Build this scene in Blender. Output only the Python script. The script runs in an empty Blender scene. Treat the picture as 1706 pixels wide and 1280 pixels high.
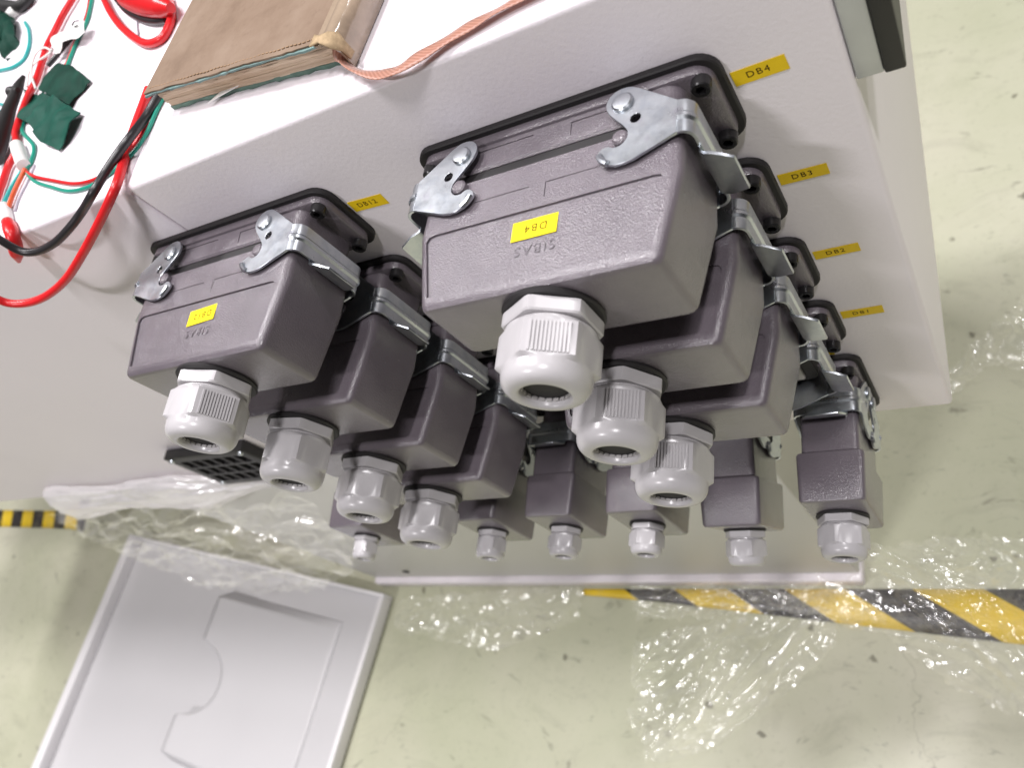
import bpy, bmesh, math, random
from mathutils import Vector, Matrix, noise

# ------------------------------------------------------------------ camera, world, lamps, exposure
# All modelling is done in millimetres; (0, 0, 0) mm is the flange centre of the connector DB4,
# the cabinet front is the plane y = 0 (outwards is -y), the floor lies at z = -840 mm.
FLOOR = -840.0
S = 0.001
def W(p): return Vector((p[0] * S, p[1] * S, (p[2] - FLOOR) * S))

scene = bpy.context.scene
C = scene.collection
cam_data = bpy.data.cameras.new('camera')
cam = bpy.data.objects.new('camera', cam_data)
C.objects.link(cam)
rot = Matrix(((0.847018, 0.127998, 0.515923), (0.11683, 0.902017, -0.415592), (-0.518566, 0.41229, 0.749071)))
cam.matrix_world = Matrix.Translation(W((153.9, -256.3, 246.8))) @ rot.to_4x4()
cam_data.sensor_width = 36.0
cam_data.lens = 28.96
cam_data.clip_start = 0.01
cam_data.clip_end = 60.0
cam_data.dof.use_dof = True
cam_data.dof.focus_distance = 0.40
cam_data.dof.aperture_fstop = 11.0
scene.camera = cam

world = bpy.data.worlds.new('World')
scene.world = world
world.use_nodes = True
bg = world.node_tree.nodes['Background']
bg.inputs[0].default_value = (1.0, 0.97, 0.985, 1)
bg.inputs[1].default_value = 0.055

def lamp(name, loc, target, energy, sx, sy, col=(1, 0.972, 0.985)):
    d = bpy.data.lights.new(name, 'AREA'); d.shape = 'RECTANGLE'; d.size = sx; d.size_y = sy
    d.energy = energy; d.color = col
    o = bpy.data.objects.new(name, d); C.objects.link(o); o.location = loc
    o.rotation_euler = (Vector(target) - Vector(loc)).to_track_quat('-Z', 'Y').to_euler()
    return o
# ceiling fixtures of the hall
for loc, e, sx, sy in (((-2.2, -3.7, 6.0), 140, 0.95, 0.28), ((1.95, -1.1, 6.1), 150, 0.75, 0.26), ((-0.8, 0.8, 6.1), 190, 1.1, 0.32),
                       ((-3.4, 1.9, 6.1), 180, 1.3, 0.36), ((3.4, 3.0, 6.1), 95, 1.2, 0.34)):
    lamp('ceiling_lamp', loc, (0, 0, 0.5), e, sx, sy)

scene.view_settings.view_transform = 'Standard'
scene.view_settings.look = 'None'
scene.view_settings.exposure = 0.2
scene.view_settings.gamma = 1.0
scene.view_settings.use_curve_mapping = False
scene.render.engine = 'CYCLES'

# ------------------------------------------------------------------ materials
def new_mat(name):
    m = bpy.data.materials.new(name); m.use_nodes = True
    nt = m.node_tree
    return m, nt, nt.nodes['Principled BSDF'], nt.nodes['Material Output']
def N(nt, kind, **kw):
    n = nt.nodes.new(kind)
    for k, v in kw.items():
        if isinstance(k, str) and k.startswith('i_'): n.inputs[k[2:].replace('_', ' ')].default_value = v
        else: setattr(n, k, v)
    return n
def L(nt, a, b): nt.links.new(a, b)
def texco(nt): return N(nt, 'ShaderNodeTexCoord').outputs['Object']
def geo(nt): return N(nt, 'ShaderNodeNewGeometry').outputs['Position']
def noise_n(nt, co, scale, detail=2, rough=0.5):
    n = N(nt, 'ShaderNodeTexNoise'); n.inputs['Scale'].default_value = scale
    n.inputs['Detail'].default_value = detail; n.inputs['Roughness'].default_value = rough
    L(nt, co, n.inputs['Vector']); return n
def ramp(nt, fac, stops):
    r = N(nt, 'ShaderNodeValToRGB'); e = r.color_ramp.elements
    while len(e) < len(stops): e.new(0.5)
    for el, (p, c) in zip(e, stops):
        el.position = p; el.color = (c, c, c, 1) if not hasattr(c, '__len__') else (*c, 1)
    L(nt, fac, r.inputs[0]); return r
def mixc(nt, fac, a, b):
    m = N(nt, 'ShaderNodeMix', data_type='RGBA')
    if hasattr(fac, 'is_linked'): L(nt, fac, m.inputs[0])
    else: m.inputs[0].default_value = fac
    for s, v in ((6, a), (7, b)):
        if hasattr(v, 'is_linked'): L(nt, v, m.inputs[s])
        else: m.inputs[s].default_value = (*v, 1)
    return m.outputs[2]
def bump(nt, h, strength, dist, prev=None):
    b = N(nt, 'ShaderNodeBump'); b.inputs['Strength'].default_value = strength; b.inputs['Distance'].default_value = dist
    L(nt, h, b.inputs['Height'])
    if prev is not None: L(nt, prev, b.inputs['Normal'])
    return b.outputs[0]
def simple(name, col, rough=0.5, metal=0.0, bscale=0, bstr=0.2, bdist=0.0003, var=0.0, vscale=60, spec=0.5, sss=0.0, coat=0.0):
    m, nt, p, out = new_mat(name)
    p.inputs['Roughness'].default_value = rough; p.inputs['Metallic'].default_value = metal
    p.inputs['Specular IOR Level'].default_value = spec
    p.inputs['Coat Weight'].default_value = coat
    co = texco(nt)
    if var:
        n = noise_n(nt, co, vscale, 4, 0.6)
        r = ramp(nt, n.outputs[0], ((0.3, tuple(c * (1 - var) for c in col)), (0.7, tuple(min(1, c * (1 + var)) for c in col))))
        L(nt, r.outputs[0], p.inputs['Base Color'])
    else: p.inputs['Base Color'].default_value = (*col, 1)
    if bscale:
        L(nt, bump(nt, noise_n(nt, co, bscale, 2).outputs[0], bstr, bdist), p.inputs['Normal'])
    if sss:
        p.inputs['Subsurface Weight'].default_value = sss; p.inputs['Subsurface Radius'].default_value = (0.003, 0.003, 0.003)
        p.inputs['Subsurface Scale'].default_value = 1.0
    return m

M = {}
def cabinet_mat(name, col):
    m, nt, p, out = new_mat(name)
    co = geo(nt)
    big = noise_n(nt, co, 5, 3)
    c = ramp(nt, big.outputs[0], ((0.3, tuple(x * 0.965 for x in col)), (0.7, col)))
    smudge = noise_n(nt, co, 38, 5, 0.7)
    sm = ramp(nt, smudge.outputs[0], ((0.66, 0), (0.78, 0.10)))
    L(nt, mixc(nt, sm.outputs[0], c.outputs[0], tuple(x * 0.7 for x in col)), p.inputs['Base Color'])
    p.inputs['Roughness'].default_value = 0.4
    b = bump(nt, noise_n(nt, co, 420, 2).outputs[0], 0.28, 0.0006)
    b = bump(nt, noise_n(nt, co, 1300, 1).outputs[0], 0.16, 0.0002, b)
    L(nt, b, p.inputs['Normal'])
    return m
M['cabinet'] = cabinet_mat('white_powder_coat', (0.86, 0.805, 0.85))
M['cabinet_low'] = cabinet_mat('pale_grey_powder_coat', (0.66, 0.65, 0.62))
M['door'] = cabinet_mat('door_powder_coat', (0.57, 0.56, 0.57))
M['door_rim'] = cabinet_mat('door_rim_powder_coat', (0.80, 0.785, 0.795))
M['rim'] = simple('base_rim_paint', (0.82, 0.77, 0.80), 0.45, var=0.04)

def hood_mat():
    m, nt, p, out = new_mat('grey_structure_lacquer')
    co = texco(nt)
    n1 = noise_n(nt, co, 45, 3)
    c = ramp(nt, n1.outputs[0], ((0.3, (0.118, 0.100, 0.116)), (0.7, (0.140, 0.120, 0.137))))
    oi = N(nt, 'ShaderNodeObjectInfo')
    hs = N(nt, 'ShaderNodeHueSaturation'); L(nt, c.outputs[0], hs.inputs['Color'])
    mr = N(nt, 'ShaderNodeMapRange'); L(nt, oi.outputs['Random'], mr.inputs[0]); mr.inputs[3].default_value = 0.92; mr.inputs[4].default_value = 1.07; L(nt, mr.outputs[0], hs.inputs['Value'])
    off = N(nt, 'ShaderNodeVectorMath', operation='ADD'); L(nt, co, off.inputs[0]); cmb = N(nt, 'ShaderNodeCombineXYZ'); L(nt, oi.outputs['Random'], cmb.inputs[0]); L(nt, oi.outputs['Random'], cmb.inputs[2]); L(nt, cmb.outputs[0], off.inputs[1])
    mp = N(nt, 'ShaderNodeMapping'); mp.inputs['Rotation'].default_value = (0.2, 0.5, 0.6); mp.inputs['Scale'].default_value = (30, 420, 260); L(nt, off.outputs[0], mp.inputs[0])
    sc = ramp(nt, noise_n(nt, mp.outputs[0], 1.0, 2).outputs[0], ((0.735, 0), (0.77, 0.30)))
    du = ramp(nt, noise_n(nt, off.outputs[0], 75, 6, 0.72).outputs[0], ((0.60, 0), (0.80, 0.16)))
    cc = mixc(nt, sc.outputs[0], hs.outputs[0], (0.34, 0.31, 0.34)); cc = mixc(nt, du.outputs[0], cc, (0.36, 0.34, 0.32))
    L(nt, cc, p.inputs['Base Color'])
    p.inputs['Roughness'].default_value = 0.24
    p.inputs['Specular IOR Level'].default_value = 0.6
    v = noise_n(nt, co, 1250, 2, 0.6)
    b = bump(nt, v.outputs[0], 0.40, 0.0008)
    b = bump(nt, noise_n(nt, co, 3000, 1).outputs[0], 0.3, 0.0002, b)
    L(nt, b, p.inputs['Normal'])
    p.inputs['Coat Weight'].default_value = 0.5; p.inputs['Coat Roughness'].default_value = 0.10
    L(nt, bump(nt, noise_n(nt, co, 1450, 1).outputs[0], 0.42, 0.0007), p.inputs['Coat Normal'])
    return m
M['hood'] = hood_mat()
M['rubber'] = simple('black_rubber', (0.012, 0.010, 0.011), 0.6, bscale=300, bstr=0.15)
M['bolt'] = simple('black_oxide_steel', (0.018, 0.017, 0.018), 0.3, 0.3, bscale=500, bstr=0.1)
def zinc_mat():
    m, nt, p, out = new_mat('zinc_plated_steel')
    co = texco(nt)
    n1 = noise_n(nt, co, 120, 5, 0.7)
    c = ramp(nt, n1.outputs[0], ((0.3, (0.44, 0.475, 0.525)), (0.55, (0.55, 0.58, 0.61)), (0.75, (0.49, 0.49, 0.55))))
    L(nt, c.outputs[0], p.inputs['Base Color'])
    p.inputs['Metallic'].default_value = 1.0
    r = ramp(nt, noise_n(nt, co, 90, 4, 0.7).outputs[0], ((0.3, 0.26), (0.7, 0.38)))
    L(nt, r.outputs[0], p.inputs['Roughness'])
    L(nt, bump(nt, noise_n(nt, co, 90, 2, 0.5).outputs[0], 0.10, 0.0008), p.inputs['Normal'])
    return m
M['zinc'] = zinc_mat()
M['nylon'] = simple('white_nylon', (0.475, 0.458, 0.47), 0.27, bscale=160, bstr=0.06, var=0.03)
M['insert'] = simple('grey_clamp_insert', (0.5, 0.48, 0.48), 0.5, var=0.1)
M['dark'] = simple('dark_bore', (0.012, 0.01, 0.012), 0.7, var=0.1)
M['yellow'] = simple('yellow_label_film', (0.88, 0.70, 0.008), 0.5, spec=0.25, var=0.03, vscale=200)
M['yellow2'] = simple('yellow_orange_label_film', (0.90, 0.62, 0.012), 0.5, spec=0.25, var=0.04, vscale=200)
M['ink'] = simple('label_ink', (0.06, 0.03, 0.008), 0.7, spec=0.1, var=0.2, vscale=900)
M['blackplastic'] = simple('black_plastic', (0.014, 0.013, 0.013), 0.5, bscale=900, bstr=0.1)
M['greyplate'] = simple('brushed_grey_plate', (0.5, 0.51, 0.52), 0.35, 0.4, var=0.1, vscale=30)
M['red'] = simple('red_cable_sheath', (0.62, 0.014, 0.018), 0.33, bscale=250, bstr=0.08, var=0.08, vscale=90)
M['black_cable'] = simple('black_cable_sheath', (0.02, 0.018, 0.02), 0.38, bscale=250, bstr=0.1)
M['green_wire'] = simple('green_wire_sheath', (0.01, 0.27, 0.19), 0.36, var=0.1)
M['teal_wire'] = simple('teal_wire_sheath', (0.02, 0.36, 0.34), 0.36, var=0.1)
M['white_wire'] = simple('white_wire_sheath', (0.78, 0.77, 0.74), 0.4, var=0.05)
M['grey_wire'] = simple('grey_wire_sheath', (0.42, 0.38, 0.44), 0.4, var=0.1)
M['orange_wire'] = simple('orange_red_wire_sheath', (0.66, 0.10, 0.03), 0.36, var=0.1)
M['green_tape'] = simple('dark_green_cloth_tape', (0.006, 0.040, 0.027), 0.62, bscale=1500, bstr=0.5, bdist=0.0006, var=0.35, vscale=70, spec=0.12)
M['green_tape_back'] = simple('green_cloth_tape', (0.010, 0.066, 0.047), 0.55, bscale=1500, bstr=0.5, bdist=0.0006, var=0.25, vscale=70, spec=0.12)
M['sleeve'] = simple('white_marker_sleeve', (0.78, 0.77, 0.75), 0.45, var=0.06, vscale=200, bscale=300, bstr=0.2)

def book_mats():
    m, nt, p, out = new_mat('worn_kraft_cover'); co = texco(nt)
    n = noise_n(nt, co, 28, 6, 0.65); n2 = noise_n(nt, co, 160, 5, 0.7)
    c = ramp(nt, n.outputs[0], ((0.25, (0.155, 0.103, 0.07)), (0.5, (0.225, 0.158, 0.112)), (0.75, (0.275, 0.203, 0.15))))
    f = ramp(nt, n2.outputs[0], ((0.55, 0), (0.75, 0.5)))
    L(nt, mixc(nt, f.outputs[0], c.outputs[0], (0.17, 0.115, 0.08)), p.inputs['Base Color'])
    p.inputs['Roughness'].default_value = 0.62; p.inputs['Specular IOR Level'].default_value = 0.22
    L(nt, bump(nt, n2.outputs[0], 0.35, 0.0008), p.inputs['Normal']); M['kraft'] = m
    m, nt, p, out = new_mat('page_edges'); co = texco(nt)
    mp = N(nt, 'ShaderNodeMapping'); mp.inputs['Scale'].default_value = (6, 6, 900); L(nt, co, mp.inputs[0])
    n = noise_n(nt, mp.outputs[0], 1.0, 3, 0.7)
    st = noise_n(nt, co, 22, 4, 0.6)
    c = ramp(nt, n.outputs[0], ((0.3, (0.44, 0.32, 0.21)), (0.6, (0.66, 0.52, 0.38)), (0.8, (0.72, 0.60, 0.46))))
    f = ramp(nt, st.outputs[0], ((0.45, 0), (0.7, 0.6)))
    L(nt, mixc(nt, f.outputs[0], c.outputs[0], (0.40, 0.27, 0.17)), p.inputs['Base Color'])
    p.inputs['Roughness'].default_value = 0.8
    L(nt, bump(nt, n.outputs[0], 0.8, 0.0008), p.inputs['Normal']); M['pages'] = m
book_mats()
M['bluegreen'] = simple('blue_green_cover_board', (0.15, 0.24, 0.23), 0.6, var=0.3, vscale=120, bscale=200, bstr=0.4)
M['green_cover'] = simple('green_back_cover', (0.12, 0.21, 0.165), 0.6, var=0.3, vscale=90, bscale=200, bstr=0.3)
M['spinewrap'] = simple('clear_taped_spine', (0.36, 0.275, 0.20), 0.14, var=0.25, vscale=50, bscale=60, bstr=0.5, bdist=0.002, coat=0.6)
M['thread'] = simple('brown_thread', (0.30, 0.19, 0.11), 0.8, var=0.1)
def ribbon_mat():
    m, nt, p, out = new_mat('copper_satin_ribbon')
    uv = N(nt, 'ShaderNodeUVMap'); uv.uv_map = 'UVMap'
    mp = N(nt, 'ShaderNodeMapping'); mp.inputs['Rotation'].default_value = (0, 0, math.radians(52)); L(nt, uv.outputs[0], mp.inputs[0])
    w = N(nt, 'ShaderNodeTexWave'); w.inputs['Scale'].default_value = 0.2; w.inputs['Distortion'].default_value = 0.6; L(nt, mp.outputs[0], w.inputs[0])
    c = ramp(nt, w.outputs[1], ((0.2, (0.35, 0.15, 0.10)), (0.8, (0.47, 0.225, 0.16))))
    L(nt, c.outputs[0], p.inputs['Base Color']); p.inputs['Roughness'].default_value = 0.38
    p.inputs['Sheen Weight'].default_value = 0.3
    L(nt, bump(nt, w.outputs[1], 0.25, 0.0002), p.inputs['Normal']); return m
M['ribbon'] = ribbon_mat()

def floor_mat():
    m, nt, p, out = new_mat('green_epoxy_floor'); co = geo(nt)
    n1 = noise_n(nt, co, 2.2, 5, 0.6)
    c = ramp(nt, n1.outputs[0], ((0.3, (0.415, 0.43, 0.30)), (0.5, (0.475, 0.475, 0.355)), (0.72, (0.54, 0.52, 0.42))))
    # worn patches
    n2 = noise_n(nt, co, 7.5, 6, 0.7)
    f2 = ramp(nt, n2.outputs[0], ((0.52, 0), (0.72, 0.45)))
    col = mixc(nt, f2.outputs[0], c.outputs[0], (0.36, 0.365, 0.255))
    swn = noise_n(nt, co, 2.6, 3, 0.5); sw = N(nt, 'ShaderNodeVectorMath', operation='MULTIPLY_ADD'); L(nt, swn.outputs['Color'], sw.inputs[0]); sw.inputs[1].default_value = (0.4, 0.4, 0); L(nt, co, sw.inputs[2])
    # dark scuffs
    mp = N(nt, 'ShaderNodeMapping'); mp.inputs['Rotation'].default_value = (0, 0, 0.9); mp.inputs['Scale'].default_value = (26, 52, 1); L(nt, sw.outputs[0], mp.inputs[0])
    n3 = noise_n(nt, mp.outputs[0], 1.0, 4, 0.65)
    f3 = ramp(nt, n3.outputs[0], ((0.61, 0), (0.74, 0.62)))
    col = mixc(nt, f3.outputs[0], col, (0.10, 0.09, 0.07))
    mq = N(nt, 'ShaderNodeMapping'); mq.inputs['Rotation'].default_value = (0, 0, -0.35); mq.inputs['Scale'].default_value = (9, 26, 1); L(nt, sw.outputs[0], mq.inputs[0])
    f6 = ramp(nt, noise_n(nt, mq.outputs[0], 1.0, 5, 0.7).outputs[0], ((0.54, 0), (0.76, 0.34)))
    col = mixc(nt, f6.outputs[0], col, (0.23, 0.225, 0.165))
    f7 = ramp(nt, noise_n(nt, co, 120, 4, 0.75).outputs[0], ((0.58, 0), (0.78, 0.5)))
    col = mixc(nt, f7.outputs[0], col, (0.22, 0.21, 0.15))
    # specks
    dn = noise_n(nt, co, 75, 3, 0.7); dv = N(nt, 'ShaderNodeVectorMath', operation='MULTIPLY_ADD'); L(nt, dn.outputs['Color'], dv.inputs[0]); dv.inputs[1].default_value = (0.022, 0.022, 0); L(nt, co, dv.inputs[2])
    v = N(nt, 'ShaderNodeTexVoronoi'); v.inputs['Scale'].default_value = 24; L(nt, dv.outputs[0], v.inputs['Vector'])
    gate = noise_n(nt, co, 9, 2)
    sz = N(nt, 'ShaderNodeMath', operation='MULTIPLY'); L(nt, gate.outputs[0], sz.inputs[0]); sz.inputs[1].default_value = 0.27
    lt = N(nt, 'ShaderNodeMath', operation='SUBTRACT'); L(nt, sz.outputs[0], lt.inputs[0]); L(nt, v.outputs['Distance'], lt.inputs[1])
    f4 = ramp(nt, lt.outputs[0], ((0.0, 0), (0.05, 0.75)))
    gate2 = ramp(nt, v.outputs['Color'], ((0.46, 0), (0.56, 1)))
    mm = N(nt, 'ShaderNodeMath', operation='MULTIPLY'); L(nt, f4.outputs[0], mm.inputs[0]); L(nt, gate2.outputs[0], mm.inputs[1])
    col = mixc(nt, mm.outputs[0], col, (0.11, 0.10, 0.07))
    # hairline cracks
    dist = noise_n(nt, co, 6, 5, 0.7)
    add = N(nt, 'ShaderNodeVectorMath', operation='MULTIPLY_ADD'); L(nt, dist.outputs['Color'], add.inputs[0]); add.inputs[1].default_value = (0.16, 0.16, 0.0); L(nt, co, add.inputs[2])
    vc = N(nt, 'ShaderNodeTexVoronoi', feature='DISTANCE_TO_EDGE'); vc.inputs['Scale'].default_value = 2.1; L(nt, add.outputs[0], vc.inputs['Vector'])
    f5 = ramp(nt, vc.outputs['Distance'], ((0.0, 0.38), (0.004, 0)))
    gk = ramp(nt, noise_n(nt, co, 3.1, 2).outputs[0], ((0.50, 0), (0.60, 1)))
    mk = N(nt, 'ShaderNodeMath', operation='MULTIPLY'); L(nt, f5.outputs[0], mk.inputs[0]); L(nt, gk.outputs[0], mk.inputs[1])
    col = mixc(nt, mk.outputs[0], col, (0.19, 0.18, 0.13))
    L(nt, col, p.inputs['Base Color'])
    r = ramp(nt, n2.outputs[0], ((0.3, 0.34), (0.7, 0.55))); L(nt, r.outputs[0], p.inputs['Roughness'])
    L(nt, bump(nt, noise_n(nt, co, 60, 4).outputs[0], 0.12, 0.002), p.inputs['Normal'])
    return m
M['floor'] = floor_mat()

def hazard_mat(name, pitch, slant):
    m, nt, p, out = new_mat(name)
    uv = N(nt, 'ShaderNodeUVMap'); uv.uv_map = 'UVMap'
    sx = N(nt, 'ShaderNodeSeparateXYZ'); L(nt, uv.outputs[0], sx.inputs[0])
    a = N(nt, 'ShaderNodeMath', operation='MULTIPLY_ADD'); L(nt, sx.outputs[1], a.inputs[0]); a.inputs[1].default_value = slant; L(nt, sx.outputs[0], a.inputs[2])
    d = N(nt, 'ShaderNodeMath', operation='DIVIDE'); L(nt, a.outputs[0], d.inputs[0]); d.inputs[1].default_value = pitch
    fr = N(nt, 'ShaderNodeMath', operation='FRACT'); L(nt, d.outputs[0], fr.inputs[0])
    g = N(nt, 'ShaderNodeMath', operation='GREATER_THAN'); L(nt, fr.outputs[0], g.inputs[0]); g.inputs[1].default_value = 0.5
    w = noise_n(nt, geo(nt), 45, 6, 0.7); wf = ramp(nt, w.outputs[0], ((0.5, 0.02), (0.75, 0.38)))
    col = mixc(nt, g.outputs[0], (0.72, 0.50, 0.02), (0.022, 0.019, 0.022))
    col = mixc(nt, wf.outputs[0], col, (0.42, 0.38, 0.26))
    L(nt, col, p.inputs['Base Color']); p.inputs['Roughness'].default_value = 0.4
    return m
M['hazard_big'] = hazard_mat('black_yellow_hazard_tape', 150.0, -1.5)
M['hazard_small'] = hazard_mat('narrow_black_yellow_tape', 100.0, -0.4)

def film_mat(name, base, streak, tint=(0.95, 0.94, 0.93), rough=0.1, gloss=0.22):
    m, nt, p, out = new_mat(name); co = geo(nt)
    p.inputs['Base Color'].default_value = (*tint, 1); p.inputs['Roughness'].default_value = rough * 1.4
    tr = N(nt, 'ShaderNodeBsdfTransparent'); tr.inputs[0].default_value = (0.985, 0.985, 0.98, 1)
    mp = N(nt, 'ShaderNodeMapping'); mp.inputs['Rotation'].default_value = (0.3, 0.2, 0.7); mp.inputs['Scale'].default_value = (7, 36, 20); L(nt, co, mp.inputs[0])
    n = noise_n(nt, mp.outputs[0], 1.6, 6, 0.65)
    f = ramp(nt, n.outputs[0], ((0.40, base), (0.60, base + 0.06), (0.78, base + streak)))
    b = bump(nt, noise_n(nt, mp.outputs[0], 2.6, 2, 0.5).outputs[0], 0.45, 0.006)
    b2 = bump(nt, noise_n(nt, co, 45, 3, 0.6).outputs[0], 0.5, 0.007); L(nt, b2, p.inputs['Normal'])
    mx = N(nt, 'ShaderNodeMixShader'); L(nt, f.outputs[0], mx.inputs[0]); L(nt, tr.outputs[0], mx.inputs[1]); L(nt, p.outputs[0], mx.inputs[2])
    gl = N(nt, 'ShaderNodeBsdfGlossy'); gl.inputs['Roughness'].default_value = rough; gl.inputs['Color'].default_value = (gloss, gloss, gloss, 1); L(nt, b, gl.inputs['Normal'])
    ad = N(nt, 'ShaderNodeAddShader'); L(nt, mx.outputs[0], ad.inputs[0]); L(nt, gl.outputs[0], ad.inputs[1])
    L(nt, ad.outputs[0], out.inputs['Surface'])
    return m
M['film'] = film_mat('clear_stretch_film', 0.03, 0.20, rough=0.12, gloss=0.12)
M['film_hang'] = film_mat('hanging_stretch_film', 0.03, 0.20, rough=0.10, gloss=0.10)
M['frayed'] = simple('frayed_tan_cloth', (0.42, 0.31, 0.19), 0.8, var=0.25, vscale=300, bscale=900, bstr=0.6, spec=0.1)
M['film_dense'] = film_mat('layered_stretch_film', 0.66, 0.25, (0.95, 0.92, 0.94), 0.22, 0.12)

# ------------------------------------------------------------------ mesh helpers (input in mm, local frame)
def finish(me, ang=30):
    me.polygons.foreach_set('use_smooth', [True] * len(me.polygons)); me.set_sharp_from_angle(angle=math.radians(ang)); me.update()
    return me
def mesh(name, verts, faces, ang=30):
    me = bpy.data.meshes.new(name)
    me.from_pydata([(v[0] * S, v[1] * S, v[2] * S) for v in verts], [], faces)
    bm = bmesh.new(); bm.from_mesh(me)
    bmesh.ops.remove_doubles(bm, verts=bm.verts, dist=1e-7)
    bmesh.ops.recalc_face_normals(bm, faces=bm.faces)
    bm.to_mesh(me); bm.free()
    return finish(me, ang)
def obj(name, me, mat, parent=None, loc=None, rot=None):
    o = bpy.data.objects.new(name, me); C.objects.link(o)
    if me is not None and mat is not None and len(me.materials) == 0: me.materials.append(mat)
    if parent is not None: o.parent = parent
    if loc is not None: o.location = (loc[0] * S, loc[1] * S, loc[2] * S)
    if rot is not None: o.rotation_euler = rot
    return o
def thing(name, loc, label, cat, group=None, rot=(0, 0, 0)):
    o = bpy.data.objects.new(name, None); C.objects.link(o); o.empty_display_size = 0.02
    o.location = W(loc); o.rotation_euler = rot
    return tag(o, label, cat, group)
def tag(o, label, cat, group=None):
    o['label'] = label; o['category'] = cat
    if group: o['group'] = group
    return o
def join(parts):
    vs, fs = [], []
    for v, f in parts:
        k = len(vs); vs += list(v); fs += [tuple(i + k for i in q) for q in f]
    return vs, fs
def box(x0, x1, y0, y1, z0, z1):
    v = [(x, y, z) for x in (x0, x1) for y in (y0, y1) for z in (z0, z1)]
    return v, [(0, 1, 3, 2), (4, 6, 7, 5), (0, 4, 5, 1), (2, 3, 7, 6), (0, 2, 6, 4), (1, 5, 7, 3)]
def bevel_mesh(name, parts, width, seg=2, ang=30, keep=None):
    vs, fs = join(parts)
    bm = bmesh.new(); bv = [bm.verts.new(v) for v in vs]
    for f in fs: bm.faces.new([bv[i] for i in f])
    bmesh.ops.recalc_face_normals(bm, faces=bm.faces)
    es = [e for e in bm.edges if e.is_manifold and e.calc_face_angle(0) > 0.35 and (keep is None or keep(e))]
    bmesh.ops.bevel(bm, geom=es, offset=width, segments=seg, affect='EDGES', profile=0.5, clamp_overlap=True)
    bmesh.ops.scale(bm, vec=(S, S, S), verts=bm.verts)
    me = bpy.data.meshes.new(name); bm.to_mesh(me); bm.free()
    return finish(me, ang)
def rrect(hx, hz, r, n=5):
    pts = []
    for cx, cz, a0 in ((hx - r, hz - r, 0), (-hx + r, hz - r, 90), (-hx + r, -hz + r, 180), (hx - r, -hz + r, 270)):
        for i in range(n):
            a = math.radians(a0 + 90 * i / (n - 1)); pts.append((cx + r * math.cos(a), cz + r * math.sin(a)))
    return pts
def loft(sections, cap0=True, cap1=True):
    """sections: list of (w, outline in x,z); outward is -y"""
    vs, fs = [], []; n = len(sections[0][1])
    for w, o in sections: vs += [(p[0], -w, p[1]) for p in o]
    for s in range(len(sections) - 1):
        for i in range(n):
            j = (i + 1) % n; fs.append((s * n + i, s * n + j, (s + 1) * n + j, (s + 1) * n + i))
    if cap0: fs.append(tuple(range(n)))
    if cap1: fs.append(tuple((len(sections) - 1) * n + i for i in range(n)))
    return vs, fs
def circ(r, n=32, ph=0.0): return [(r * math.cos(2 * math.pi * i / n + ph), r * math.sin(2 * math.pi * i / n + ph)) for i in range(n)]
def hexo(a, rmax, n=72, ph=0.0):
    out = []
    for i in range(n):
        t = 2 * math.pi * i / n; d = (t % (math.pi / 3)) - math.pi / 6
        r = min(a / math.cos(d), rmax); out.append((r * math.cos(t + ph), r * math.sin(t + ph)))
    return out
def sheet_poly(outline, holes, h0, h1, axis='z'):
    """flat plate from an outline (with holes); axis = thickness axis, outline in the other two axes"""
    bm = bmesh.new(); edges = []
    for lp in [outline] + holes:
        vv = [bm.verts.new((p[0], p[1], 0)) for p in lp]
        for i in range(len(vv)): edges.append(bm.edges.new((vv[i], vv[(i + 1) % len(vv)])))
    bmesh.ops.triangle_fill(bm, edges=edges, use_beauty=True)
    bm.verts.ensure_lookup_table(); bm.verts.index_update()
    base = [(v.co.x, v.co.y) for v in bm.verts]; tris = [tuple(v.index for v in f.verts) for f in bm.faces]
    bnd = [(e.verts[0].index, e.verts[1].index) for e in bm.edges if len(e.link_faces) == 1]
    bm.free(); k = len(base)
    place = {'z': lambda a, b, h: (a, b, h), 'y': lambda a, b, h: (a, h, b), 'x': lambda a, b, h: (h, a, b)}[axis]
    vs = [place(a, b, h0) for a, b in base] + [place(a, b, h1) for a, b in base]
    fs = tris + [tuple(i + k for i in t[::-1]) for t in tris] + [(a, b, b + k, a + k) for a, b in bnd]
    return vs, fs
def catmull(pts, step=2.0):
    P = [Vector(p) for p in pts]; P = [P[0] * 2 - P[1]] + P + [P[-1] * 2 - P[-2]]; out = []
    for i in range(1, len(P) - 2):
        a, b, c, d = P[i - 1:i + 3]; n = max(2, int((c - b).length / step))
        for k in range(n):
            t = k / n
            out.append(0.5 * ((2 * b) + (c - a) * t + (2 * a - 5 * b + 4 * c - d) * t * t + (3 * b - a - 3 * c + d) * t ** 3))
    out.append(P[-2]); return out
def tube(pts, r, seg=10, step=2.0, smooth=True):
    P = catmull(pts, step) if smooth else [Vector(p) for p in pts]
    rr = r if callable(r) else (lambda t: r)
    vs, fs = [], []; up = Vector((0, 0, 1)); nrm = None
    for i, p in enumerate(P):
        t = (P[min(i + 1, len(P) - 1)] - P[max(i - 1, 0)]).normalized()
        if nrm is None: nrm = (up - t * up.dot(t)).normalized() if abs(t.z) < 0.95 else Vector((1, 0, 0))
        nrm = (nrm - t * nrm.dot(t)).normalized(); b = t.cross(nrm); rad = rr(i / (len(P) - 1))
        for k in range(seg):
            a = 2 * math.pi * k / seg; q = p + (nrm * math.cos(a) + b * math.sin(a)) * rad; vs.append(tuple(q))
    for i in range(len(P) - 1):
        for k in range(seg):
            j = (k + 1) % seg; fs.append((i * seg + k, i * seg + j, (i + 1) * seg + j, (i + 1) * seg + k))
    fs.append(tuple(range(seg))); fs.append(tuple((len(P) - 1) * seg + k for k in range(seg)))
    return vs, fs
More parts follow.
